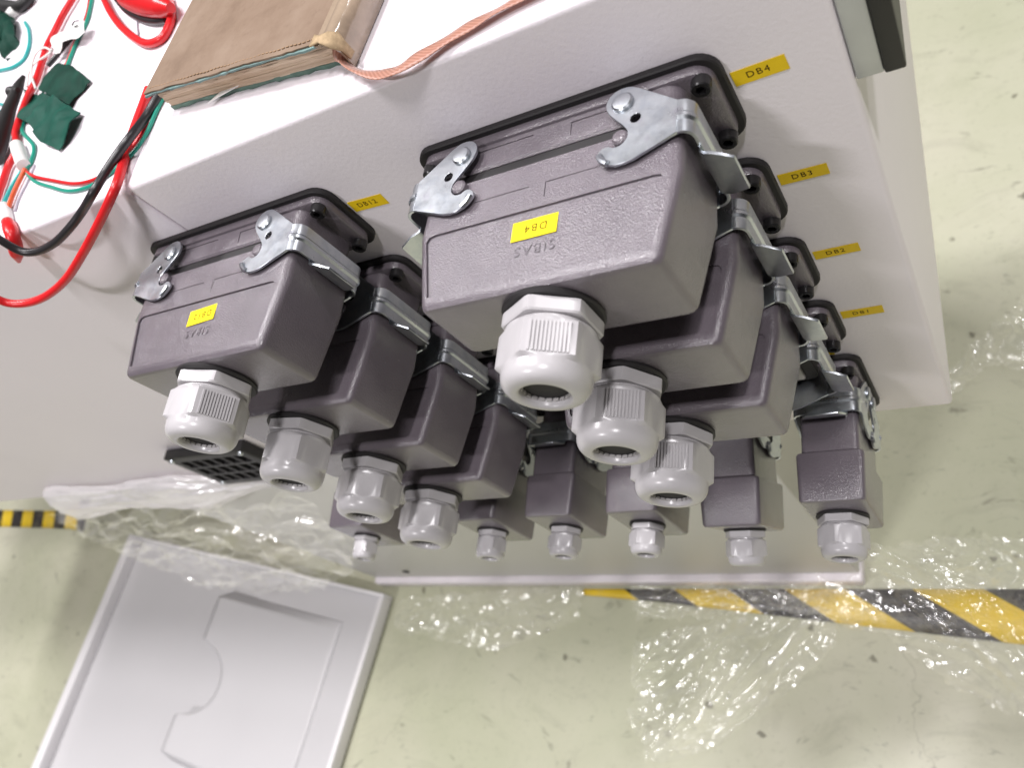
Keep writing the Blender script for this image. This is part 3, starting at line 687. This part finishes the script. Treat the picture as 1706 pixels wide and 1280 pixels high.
P = 64.95
gr = 'long grey connectors in the right-hand column'
connector(0, 0, 'big grey connector with yellow DB4 sticker on its hood', gr, sticker=('DB4', -1, 0), spin=math.radians(29), nut=30, ribs=True, latch_shift=-2.5)
connector(0, -P, 'long grey connector beside the panel label DB3', gr, spin=math.radians(27), nut=-3, ribs=True, latch_shift=-2.5)
connector(0, -2 * P, 'long grey connector beside the panel label DB2', gr, spin=math.radians(20), nut=6, ribs=True, latch_shift=-2.5)
connector(0, -3 * P, 'connector base without hood beside the panel label DB1', gr, hood=False, latch_shift=-2.5)
gr2 = 'long grey connectors in the left-hand column'
X2 = -205.9
connector(X2, -.4, 'long grey connector with small DB12 sticker on its hood', gr2, sticker=('DB12', 0, 3), spin=math.radians(64), nut=20, ribs=True, latch_shift=-2.5)
connector(X2, -.4 - P, 'shaded grey connector directly below the DB12 connector', gr2, spin=math.radians(19), nut=12, latch_shift=-2.5)
connector(X2, -.4 - 2 * P, 'dark shaded grey connector, third in the left column', gr2, spin=math.radians(34), latch_shift=-2.5)
connector(X2, -.4 - 3 * P, 'dark shaded grey connector, lowest of the left column', gr2, spin=math.radians(28), latch_shift=-2.5)
gr3 = 'upright small connectors along the bottom row'
connector(52.5, -281, 'small upright connector at the right end of the bottom row', gr3, big=False, spin=math.radians(22), gk=0.74)
connector(-13.5, -281, 'small upright connector drooping and half pulled out, second from right', gr3, big=False, spin=math.radians(2), gk=0.66, pull=10, droop=13)
connector(-78.5, -281, 'small upright connector below the DB2 gland, third from right', gr3, big=False, spin=math.radians(20), gk=0.60)
connector(-144, -281, 'small upright connector below the DB3 gland with bright edge', gr3, big=False, spin=math.radians(24), gk=0.60)
connector(-209.5, -281, 'small upright connector, fifth from right, partly behind the left column', gr3, big=False, spin=math.radians(10), gk=0.60)
connector(-340.5, -281, 'small upright connector at the left end of the bottom row', gr3, big=False, spin=math.radians(14), gk=0.55)

# panel stickers
for body, x0, x1, z0, z1, r in (('DB4', 74.6, 96, 1.6, 9.6, 2), ('DB3', 74.6, 96.2, -65.6, -58.0, 0), ('DB2', 74.6, 96.8, -131.0, -123.6, 1), ('DB1', 74.6, 97, -196.6, -188.4, 0), ('DB12', -131.4, -109.4, -2.2, 6.0, -3)):
    st = obj('label_sticker', bevel_mesh('label_sticker', [box(-(x1 - x0) / 2, (x1 - x0) / 2, -.18, 0, -(z1 - z0) / 2, (z1 - z0) / 2)], .04, 1), M['yellow2'])
    st.location = W(((x0 + x1) / 2, -.12, (z0 + z1) / 2)); st.rotation_euler = (0, math.radians(-r), 0)
    tag(st, 'yellow label sticker reading %s on the cabinet front' % body, 'sticker', 'yellow stickers beside the connector flanges')
    obj('lettering', text_mesh(body, 4.6, 0.02), M['ink'], st, (-.6, -.22, 0), (math.radians(90), 0, 0))
st = obj('label_sticker', bevel_mesh('label_sticker', [box(-10.5, 10.5, -.18, 0, -3.6, 3.6)], .04, 1), M['yellow2'])
st.location = W((50.5, -.12, -235.6)); tag(st, 'mostly hidden yellow sticker below the DB1 connector base', 'sticker', 'yellow stickers beside the connector flanges')

# ------------------------------------------------------------------ book on the cabinet top
ang = math.atan2(-27.7, 144)
bk = thing('book', (-221.3, 50.7, T), 'worn tan notebook with taped spine lying on the white cabinet', 'book', rot=(0, 0, ang))
rnd = random.Random(4)
def worn_slab(x0, x1, y0, y1, z0, z1, jag=0.8, n=40):
    """board with an uneven front edge"""
    vs, fs = [], []
    for i in range(n + 1):
        x = x0 + (x1 - x0) * i / n; dy = rnd.uniform(-jag, jag); dz = math.sin(i * .31) * .25
        vs += [(x, y0 + dy, z0 + dz), (x, y0 + dy * .6, z1 + dz), (x, y1, z1), (x, y1, z0)]
    for i in range(n):
        a = i * 4; b = a + 4
        for k in range(4): fs.append((a + k, a + (k + 1) % 4, b + (k + 1) % 4, b + k))
    fs += [(0, 1, 2, 3), (n * 4 + 3, n * 4 + 2, n * 4 + 1, n * 4)]
    return vs, fs
obj('back_cover', mesh('back_cover', *worn_slab(2, 147, -2, 212, .2, 2.6, .7)), M['green_cover'], bk)
pg = []
for i in range(9):      # signatures, each a little uneven
    z = 2.7 + i * 1.36; pg.append(worn_slab(3 + rnd.uniform(0, .6), 142, rnd.uniform(-.3, .3) - 2.0, 208, z, z + 1.36, .18, 24))
obj('page_block', mesh('page_block', *join(pg)), M['pages'], bk)
obj('cover_board', mesh('cover_board', *worn_slab(0, 139, -6, 212, 15.0, 16.0, .7)), M['bluegreen'], bk)
fc = obj('front_cover', mesh('front_cover', *worn_slab(-.6, 138.6, -5.2, 212, 16.1, 17.0, .5)), M['kraft'], bk)
stl = []
for i in range(46):
    x = 3 + i * 2.9; stl.append(box(x, x + 1.7, -2.6 + .25 * math.sin(i), -2.0 + .25 * math.sin(i), 16.95, 17.35))
so = obj('stitching', mesh('stitching', *join(stl)), M['thread'], fc); so['kind'] = 'stuff'
# spine: rounded wrap from the front cover down to the back cover
prof = [(137.5, 17.4), (139.5, 16.6), (141, 17.2), (144, 17.3), (147, 15.6), (148.8, 12), (149.2, 7), (148.6, 2.5), (147.6, .4)]
vs, fs = [], []
for y in (-7, -5.5, 60, 212):
    for x, z in prof: vs.append((x, y, z))
    for x, z in prof[::-1]: vs.append((x - 1.2 * (1 if x > 141 else 0), y, z - 1.2 if z > 3 else z))
n = len(prof) * 2
for i in range(3):
    for k in range(n): fs.append((i * n + k, i * n + (k + 1) % n, (i + 1) * n + (k + 1) % n, (i + 1) * n + k))
fs += [tuple(range(n)), tuple(3 * n + k for k in range(n))]
sp = obj('spine', mesh('spine', vs, fs, 50), M['spinewrap'], bk)
vs, fs = [], []
frag = [(137, 18.0), (141, 17.9), (145, 17.6), (148.2, 15.4), (149.9, 11.5), (150.2, 6)]
for j, y in enumerate((-8.4, -6.5, -4, -2)):
    for i, (x, z) in enumerate(frag): vs.append((x + .3 * math.sin(i * 2 + j), y + 1.3 * math.sin(i * 1.7 + j), z + .1))
m = len(frag)
for j in range(3):
    for i in range(m - 1): fs.append((j * m + i, j * m + i + 1, (j + 1) * m + i + 1, (j + 1) * m + i))
fm = mesh('frayed_spine_end', vs, fs, 60)
fo = obj('frayed_spine_end', fm, M['frayed'], sp)
md = fo.modifiers.new('thick', 'SOLIDIFY'); md.thickness = .0009; md.offset = 1
# torn paper corner sticking out
obj('torn_page', mesh('torn_page', [(48, -2, 3.0), (66, -3, 4.6), (40, -7.5, 2.6), (38, -8, 2.8), (48, -2, 3.3), (66, -3, 4.9), (40, -7.5, 2.9)], [(0, 1, 2), (4, 6, 5), (0, 2, 6, 4), (1, 5, 6, 2), (0, 4, 5, 1)]), M['sleeve'], bk)

# ribbon bookmark (belongs to the book)
rp = catmull(BAKED['ribbon'], 1.2); vs, fs, uvs = [], [], []; run = 0
inv = Matrix.Rotation(-ang, 3, 'Z'); org = Vector((-221.3, 50.7, T))
for i, p in enumerate(rp):
    t = (rp[min(i + 1, len(rp) - 1)] - rp[max(i - 1, 0)]).normalized(); f = i / (len(rp) - 1)
    if i: run += (p - rp[i - 1]).length
    side = t.cross(Vector((0, 0, 1))).normalized()
    tw = math.radians(62 * max(0, 1 - f * 3.2) + 9 + 7 * math.sin(f * 9))
    s_ = (side * math.cos(tw) + t.cross(side) * -math.sin(tw)).normalized(); h = 3.4
    for k in range(4):
        q = p + s_ * (h * (k / 3 * 2 - 1)) + Vector((0, 0, 1.2 + .35 * math.sin(f * 30 + k))); q.z = max(q.z, T + .6) if q.y > 3 else q.z
        vs.append(tuple(inv @ (q - org))); uvs.append((run, k * h * 2 / 3))
for i in range(len(rp) - 1):
    for k in range(3): fs.append((i * 4 + k, i * 4 + k + 1, (i + 1) * 4 + k + 1, (i + 1) * 4 + k))
me = bpy.data.meshes.new('bookmark_ribbon'); me.from_pydata([(v[0] * S, v[1] * S, v[2] * S) for v in vs], [], fs)
ul = me.uv_layers.new(name='UVMap')
for lp in me.loops: ul.data[lp.index].uv = uvs[lp.vertex_index]
finish(me, 60)
ro = obj('bookmark_ribbon', me, M['ribbon'], bk); ro['label'] = 'copper coloured satin bookmark ribbon curling out of the book'
md = ro.modifiers.new('thick', 'SOLIDIFY'); md.thickness = .0004

# ------------------------------------------------------------------ cables and wires on the cabinet top
def wire(name, key, r, mat, label, cat='cable', group=None, seg=12, step=1.6):
    pts = BAKED[key]; o0 = Vector(pts[0])
    v, f = tube(pts, r, seg, step); v = [(a - o0.x, b - o0.y, c - o0.z) for a, b, c in v]
    o = obj(name, mesh(name, v, f, 60), M[mat]); o.location = W(o0)
    return tag(o, label, cat, group)
wire('cable', 'red_main', 2.6, 'red', 'thick red cable looping down over the cabinet edge from the book')
wire('cable', 'black_main', 2.5, 'black_cable', 'thick black cable hanging over the cabinet edge from the book')
wire('wire', 'green_thin', 1.15, 'green_wire', 'thin green wire running from under the book to a marker sleeve', 'wire')
wire('wire', 'red_thin', 1.15, 'red', 'thin red wire beside the thin green wire', 'wire')
wire('wire', 'grey_wire', .7, 'grey_wire', 'thin grey wire near the cabinet edge', 'wire')
wire('cable', 'red_left', 2.5, 'red', 'straight red cable passing under the green tape')
wire('cable', 'red_left2', 2.4, 'red', 'short red cable leaving the frame at left below the tape')
wire('wire', 'orange_low', 1.5, 'orange_wire', 'orange red wire leading to the lowest marker sleeve', 'wire')
wire('wire', 'teal_low', 1.3, 'teal_wire', 'teal wire curving to the lowest marker sleeve', 'wire')
wire('cable', 'red_loop', 2.6, 'red', 'red cable bent into a loop left of the book')
wire('cable', 'black_loop', 2.5, 'black_cable', 'black cable curved inside the red loop')
wire('wire', 'green_hook', 1.4, 'teal_wire', 'hooked green wire with a cut end at far left', 'wire')
wire('wire', 'green_run', 1.4, 'green_wire', 'green wire running beside the straight red cable', 'wire')
wire('wire', 'red_run', 1.1, 'red', 'thin red wire running beside the green wire', 'wire')
wire('wire', 'black_braid', 1.9, 'black_cable', 'short black braided wire under the white flag', 'wire')
wire('wire', 'white1', .8, 'white_wire', 'curved white wire entering the green tape, the outer one', 'wire', 'white wires above the green tape')
wire('wire', 'white2', .8, 'white_wire', 'straighter white wire ending at the green tape corner', 'wire', 'white wires above the green tape')
wire('wire', 'teal_a', 1.0, 'teal_wire', 'upper of two short teal wires at the left frame edge', 'wire', 'teal wires at the frame edge')
wire('wire', 'teal_b', 1.0, 'teal_wire', 'lower of two short teal wires at the left frame edge', 'wire', 'teal wires at the frame edge')
wire('wire', 'red_c', 1.0, 'red', 'short thin red wire at the left frame edge', 'wire')
wire('wire', 'fine_loop_wire', .5, 'grey_wire', 'fine grey wire standing inside the red loop', 'wire')
wire('wire', 'pink', 2.4, 'red', 'red wire end in a white sleeve at the top left', 'wire')

def rod(name, key, radii, mat, label, cat, seg=18, step=1.0):
    pts = BAKED[key]; o0 = Vector(pts[0])
    def rr(t):
        x = t * (len(radii) - 1); i = min(int(x), len(radii) - 2); return radii[i] + (radii[i + 1] - radii[i]) * (x - i)
    v, f = tube(pts, rr, seg, step); v = [(a - o0.x, b - o0.y, c - o0.z) for a, b, c in v]
    o = obj(name, mesh(name, v, f, 50), M[mat]); o.location = W(o0); return tag(o, label, cat) if label else o
pr = rod('test_probe', 'probe_black', [1.5, 3.6, 4.0, 4.4, 5.2, 5.6, 6.0, 6.2, 6.4], 'blackplastic', 'black test probe lying beside the green tape', 'probe')
kp = BAKED['probe_knob']; o0 = Vector(BAKED['probe_black'][0])
v, f = tube([kp[0], kp[1]], lambda t: 3.0 + 1.2 * math.cos(t * 3), 14, 1)
obj('finger_guard', mesh('finger_guard', [tuple(Vector(q) - o0) for q in v], f, 50), M['blackplastic'], pr)
rod('marker_sleeve', 'sleeve1', [4.4, 4.7, 4.5, 4.6, 4.3], 'sleeve', 'white marker sleeve around wires below the green tape', 'sleeve')
rod('marker_sleeve', 'sleeve2', [3.8, 4.1, 4.0, 3.7], 'sleeve', 'white marker sleeve by the cabinet edge above the red tip', 'sleeve')
rod('marker_sleeve', 'sleeve3', [4.6, 4.9, 4.8, 4.4], 'sleeve', 'white marker sleeve at the top left corner', 'sleeve')
rod('insulated_tip', 'redtip', [3.2, 4.2, 4.4, 4.0, 4.4, 4.2, 1.2], 'red', 'red insulated crimp tip hanging at the cabinet edge', 'crimp tip')
rod('banana_plug', 'plug', [5, 8, 9, 9.4, 9.2, 8.4, 7.0, 3.0], 'red', 'red plug body at the top beside the book', 'plug')
rod('clip_body', 'blackcorner', [5, 6, 6, 5, 4], 'blackplastic', 'black clip body at the top left corner', 'clip')

def crumple(name, key, mat, label, cat, amp, thick, seed, droop=4.5):
    pts = [Vector(p) for p in BAKED[key]]; c0 = sum(pts, Vector()) / len(pts)
    bm = bmesh.new(); vv = [bm.verts.new(p - c0) for p in pts]
    es = [bm.edges.new((vv[i], vv[(i + 1) % len(vv)])) for i in range(len(vv))]
    bmesh.ops.triangle_fill(bm, edges=es, use_beauty=True)
    for _ in range(3): bmesh.ops.subdivide_edges(bm, edges=bm.edges[:], cuts=1, use_grid_fill=True)
    for v in bm.verts:
        q = v.co * .055 + Vector((seed * 7.1, seed * 3.3, 0))
        v.co.z -= droop * min(1, (v.co.xy.length / 38) ** 2); v.co.z += amp * noise.noise(q) * 2 + amp * .35 * noise.noise(q * 3.1); v.co.x += .9 * noise.noise(q * 2 + Vector((9, 0, 0))); v.co.y += .9 * noise.noise(q * 2 + Vector((0, 9, 0)))
    bmesh.ops.recalc_face_normals(bm, faces=bm.faces)
    if sum(f.normal.z for f in bm.faces) < 0: bmesh.ops.reverse_faces(bm, faces=bm.faces)
    bmesh.ops.solidify(bm, geom=bm.faces[:], thickness=thick)
    bmesh.ops.scale(bm, vec=(S, S, S), verts=bm.verts)
    me = bpy.data.meshes.new(name); bm.to_mesh(me); bm.free(); finish(me, 45)
    o = obj(name, me, M[mat]); o.location = W(c0); return tag(o, label, cat)
crumple('tape_piece', 'tape_up', 'green_tape', 'dark green cloth tape flap, the upper one', 'tape', 2.4, .6, 1)
crumple('tape_piece', 'tape_low', 'green_tape_back', 'large green cloth tape flap folded over the wires', 'tape', 3.0, .6, 2)
crumple('tape_lump', 'lump', 'green_tape', 'crumpled dark green tape at the far left edge', 'tape', 7.0, 2.5, 3)
fg = crumple('marker_flag', 'flag', 'sleeve', 'white folded wire flag wrapped round the red cable', 'wire flag', 1.2, .4, 4, 1.5)
c0 = sum((Vector(p) for p in BAKED['flag']), Vector()) / len(BAKED['flag'])
fp = [Vector(p) - c0 for p in BAKED['flagprint']]
obj('print', mesh('print', *join([tube([fp[0] + Vector((0, 0, .8)), fp[1] + Vector((0, 0, .8)), fp[2] + Vector((0, 0, .8))], .45, 6, .6), tube([fp[4] + Vector((0, 0, .8)), fp[3] + Vector((0, 0, .8))], .5, 6, .6)])), M['bolt'], fg)

# ------------------------------------------------------------------ door panel with document pocket, lying on the floor
u = Vector((-.986, .166, 0)).normalized(); vdir = Vector((-.166, -.986, 0)).normalized()
dr = thing('door_panel', (-776.7, -27.2, FLOOR), 'light grey steel door lying inside up on the floor', 'door')
def DU(a, b, z): q = u * a + vdir * b; return (q.x, q.y, z)
def dslab(a0, a1, b0, b1, z0, z1):
    v, f = box(a0, a1, b0, b1, z0, z1); return [DU(*p) for p in v], f
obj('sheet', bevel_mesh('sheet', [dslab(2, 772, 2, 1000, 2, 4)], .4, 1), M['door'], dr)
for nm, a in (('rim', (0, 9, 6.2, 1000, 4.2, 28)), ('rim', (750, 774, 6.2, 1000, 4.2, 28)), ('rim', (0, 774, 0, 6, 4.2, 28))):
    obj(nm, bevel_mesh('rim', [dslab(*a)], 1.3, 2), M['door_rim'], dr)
# pocket: a shallow tray, its open side with a thumb notch
nt_, rows = 40, []
A0, A1, B0, B1 = 92, 398, 60, 368
def edge_a(b):
    d = abs(b - 222); return A1 - (math.sqrt(max(0, 1 - (d / 66) ** 2)) * 80 if d < 66 else 0)
vs, fs = [], []; nb, na = 96, 24
for i in range(nb + 1):
    b = B0 + (B1 - B0) * i / nb; ea = edge_a(b)
    for j in range(na + 1):
        a = A0 + (ea - A0) * j / na
        h = 4.5 + 30 * max(0, (a - A0) / (A1 - A0)) ** .8 * min(1, (b - B0) / 14., (B1 - b) / 14.)
        vs.append(DU(a, b, max(4.6, h)))
for i in range(nb):
    for j in range(na): k = i * (na + 1) + j; fs.append((k, k + 1, k + na + 2, k + na + 1))
po = obj('document_pocket', mesh('document_pocket', vs, fs, 25), M['door'], dr)
md = po.modifiers.new('thick', 'SOLIDIFY'); md.thickness = .0028; md.offset = -1

# ------------------------------------------------------------------ hazard tape on the floor
def tape(name, top, bot, z, mat, label, group=None, n=60, wav=0.0):
    """strip between two polylines given in floor mm"""
    def at(pl, t):
        x = t * (len(pl) - 1); i = min(int(x), len(pl) - 2); f = x - i
        return pl[i][0] + (pl[i + 1][0] - pl[i][0]) * f, pl[i][1] + (pl[i + 1][1] - pl[i][1]) * f
    vs, fs, uv = [], [], []; o0 = top[0]
    for k in range(n + 1):
        t = k / n; a, b = at(top, t), at(bot, t); lift = wav * (noise.noise(Vector((t * 9, 1, 0))) + .5)
        for q in range(3):
            f = q / 2; x, y = a[0] + (b[0] - a[0]) * f, a[1] + (b[1] - a[1]) * f
            vs.append((x - o0[0], y - o0[1], z + lift)); uv.append((x, -y))
    for k in range(n):
        for q in range(2): i = k * 3 + q; fs.append((i, i + 3, i + 4, i + 1))
    me = bpy.data.meshes.new(name); me.from_pydata([(p[0] * S, p[1] * S, p[2] * S) for p in vs], [], fs)
    ul = me.uv_layers.new(name='UVMap')
    for lp in me.loops: ul.data[lp.index].uv = uv[lp.vertex_index]
    finish(me, 60); o = obj(name, me, M[mat]); o.location = W((o0[0], o0[1], FLOOR))
    md = o.modifiers.new('thick', 'SOLIDIFY'); md.thickness = .0003
    return tag(o, label, 'hazard tape')
tape('hazard_tape', [(-420, -13), (-300, -13), (-60, -13), (133, -13), (420, -12)], [(-420, -22), (-300, -31), (-60, -55), (130, -74), (420, -88)], 1.2, 'hazard_big', 'wide black and yellow hazard tape on the floor at right', wav=.6)
tape('hazard_tape', [(-2600, 205), (-2200, 197), (-1880, 178), (-1790, 214)], [(-2560, 150), (-2166, 150), (-1830, 132), (-1770, 122)], 1.2, 'hazard_small', 'narrow striped hazard tape on the floor at the far left', wav=2.0)

# ------------------------------------------------------------------ stretch film
def ridged(x, y, seed, freq):
    q = Vector((x * freq + seed * 5.3, y * freq - seed * 2.7, seed)); w = Vector((noise.noise(q * .7 + Vector((3, 1, 0))), noise.noise(q * .7 + Vector((1, 7, 2))), 0))
    a = 1 - abs(noise.noise(q + w * .8)) * 2; b = 1 - abs(noise.noise(q * 2.3 + w * 1.6 + Vector((0, 0, 4)))) * 2; c = noise.noise(q * 5.1)
    return max(0, a) ** 2 * .6 + max(0, b) ** 2 * .28 + c * .12
def inside(x, y, poly):
    r = False; j = len(poly) - 1
    for i in range(len(poly)):
        xi, yi = poly[i]; xj, yj = poly[j]
        if (yi > y) != (yj > y) and x < (xj - xi) * (y - yi) / (yj - yi) + xi: r = not r
        j = i
    return r
def floor_film(poly, z, amp, freq, cell, seed, label, mat='film', stretch=(1, 1, 0)):
    xs = [p[0] for p in poly]; ys = [p[1] for p in poly]; x0, y0 = min(xs), min(ys)
    nx = int((max(xs) - x0) / cell) + 1; ny = int((max(ys) - y0) / cell) + 1
    idx, vs, fs = {}, [], []
    ca, sa = math.cos(stretch[2]), math.sin(stretch[2])
    def vert(i, j):
        if (i, j) not in idx:
            x, y = x0 + i * cell, y0 + j * cell; px, py = (x * ca + y * sa) * stretch[0], (-x * sa + y * ca) * stretch[1]
            h = amp * ridged(px, py, seed, freq)
            idx[(i, j)] = len(vs); vs.append((x - x0 + 2 * noise.noise(Vector((x * .05, y * .05, seed))), y - y0 + 2 * noise.noise(Vector((x * .05, y * .05, seed + 9))), z + max(0, h)))
        return idx[(i, j)]
    for i in range(nx):
        for j in range(ny):
            cx, cy = x0 + (i + .5) * cell, y0 + (j + .5) * cell
            wob = 9 * noise.noise(Vector((cx * .03, cy * .03, seed + 20))) + 4 * noise.noise(Vector((cx * .11, cy * .11, seed + 30)))
            if inside(cx + wob, cy + wob * .7, poly): fs.append((vert(i, j), vert(i + 1, j), vert(i + 1, j + 1), vert(i, j + 1)))
    o = obj('stretch_film', mesh('stretch_film', vs, fs, 180), M[mat]); o.location = W((x0, y0, FLOOR))
    return tag(o, label, 'plastic film', 'scraps of stretch film around the cabinet')
floor_film([(-335, -90), (-250, -62), (-190, -50), (-70, -50), (-62, -80), (-116, -130), (-198, -198), (-250, -225), (-310, -236), (-330, -180)], 2.2, 26, .024, 2.6, 1, 'clear crumpled film on the floor in front of the hazard tape', stretch=(.3, 1.2, .85))
floor_film([(-255, -12), (-140, 22), (-59, 32), (50, 44), (180, 40), (330, 30), (330, -190), (118, -156), (60, -128), (-10, -72), (-134, -38)], 2.4, 38, .020, 2.8, 2, 'clear crumpled film lying over the right hazard tape', stretch=(.4, 1.2, -.5))
floor_film([(70, 250), (125, 305), (200, 375), (330, 400), (330, 240), (166, 250), (124, 262), (94, 232)], 2.2, 24, .026, 2.8, 3, 'clear crumpled film on the floor at the right frame edge')
floor_film([(-560, -14), (-420, -12), (-420, -60), (-560, -110), (-760, -80), (-760, -30)], 2.0, 14, .026, 3.0, 4, 'thin film scrap on the floor beside the door panel')

# film bunched under the cabinet's bottom edge, and the clear sheet hanging from it
def curtain(name, rows, cols, fn, mat, label):
    vs, fs = [], []; o0 = Vector(fn(0, 0))
    for i in range(rows + 1):
        for j in range(cols + 1): vs.append(tuple(Vector(fn(i / rows, j / cols)) - o0))
    for i in range(rows):
        for j in range(cols): k = i * (cols + 1) + j; fs.append((k, k + 1, k + cols + 2, k + cols + 1))
    o = obj(name, mesh(name, vs, fs, 180), M[mat]); o.location = W(o0)
    return tag(o, label, 'plastic film', 'scraps of stretch film around the cabinet')
def bunch(a, b):     # a: around the profile, b: along the cabinet
    x = -990 + 470 * b; t = a * 3.6 - .35
    fade = max(.12, min(1, b * 9, (1 - b) * 3)); r = (17 + 7 * noise.noise(Vector((b * 4, 1, 0)))) * fade
    k = 3.2 * noise.noise(Vector((b * 9, a * 13, 4))) + 2.0 * noise.noise(Vector((b * 16, a * 34, 6)))
    return (x + 9 * noise.noise(Vector((a * 5, b * 7, 3))), -5 - (r + k) * max(-.15, math.sin(t)) * 1.1, -340 - 4 * b + (r * 2.0 + k) * math.cos(t))
curtain('stretch_film', 46, 260, bunch, 'film_dense', 'whitish bunched film wrapped along the bottom edge of the left cabinet')
def hang(a, b):
    x = -1010 + 480 * b; ln = (250 + 120 * math.sin(b * 2.2 + .6) + 45 * noise.noise(Vector((b * 7, 4, 0)))) * (1 - .55 * b * b)
    z = -352 - ln * a; bul = 22 * ridged(x * .7, z * 1.1, 7, .02)
    return (x - 30 * a * (1 - b) + 14 * noise.noise(Vector((x * .02, z * .02, 5))), -14 - 26 * a - bul, z)
curtain('stretch_film', 110, 200, hang, 'film_hang', 'clear film hanging from the left cabinet over the door panel')

def foot(a, b):      # film gathered at the foot of the base
    x = -330 + 320 * b; h = (26 + 30 * b + 16 * noise.noise(Vector((b * 6, 2, 0)))) * (1 - a) ; k = 16 * ridged(x, a * 90, 11, .03)
    return (x + 10 * noise.noise(Vector((a * 4, b * 9, 1))), -12 - 36 * a - k, FLOOR + 3 + h + k * .6)
curtain('stretch_film', 40, 150, foot, 'film', 'clear film gathered at the foot of the cabinet base at right')
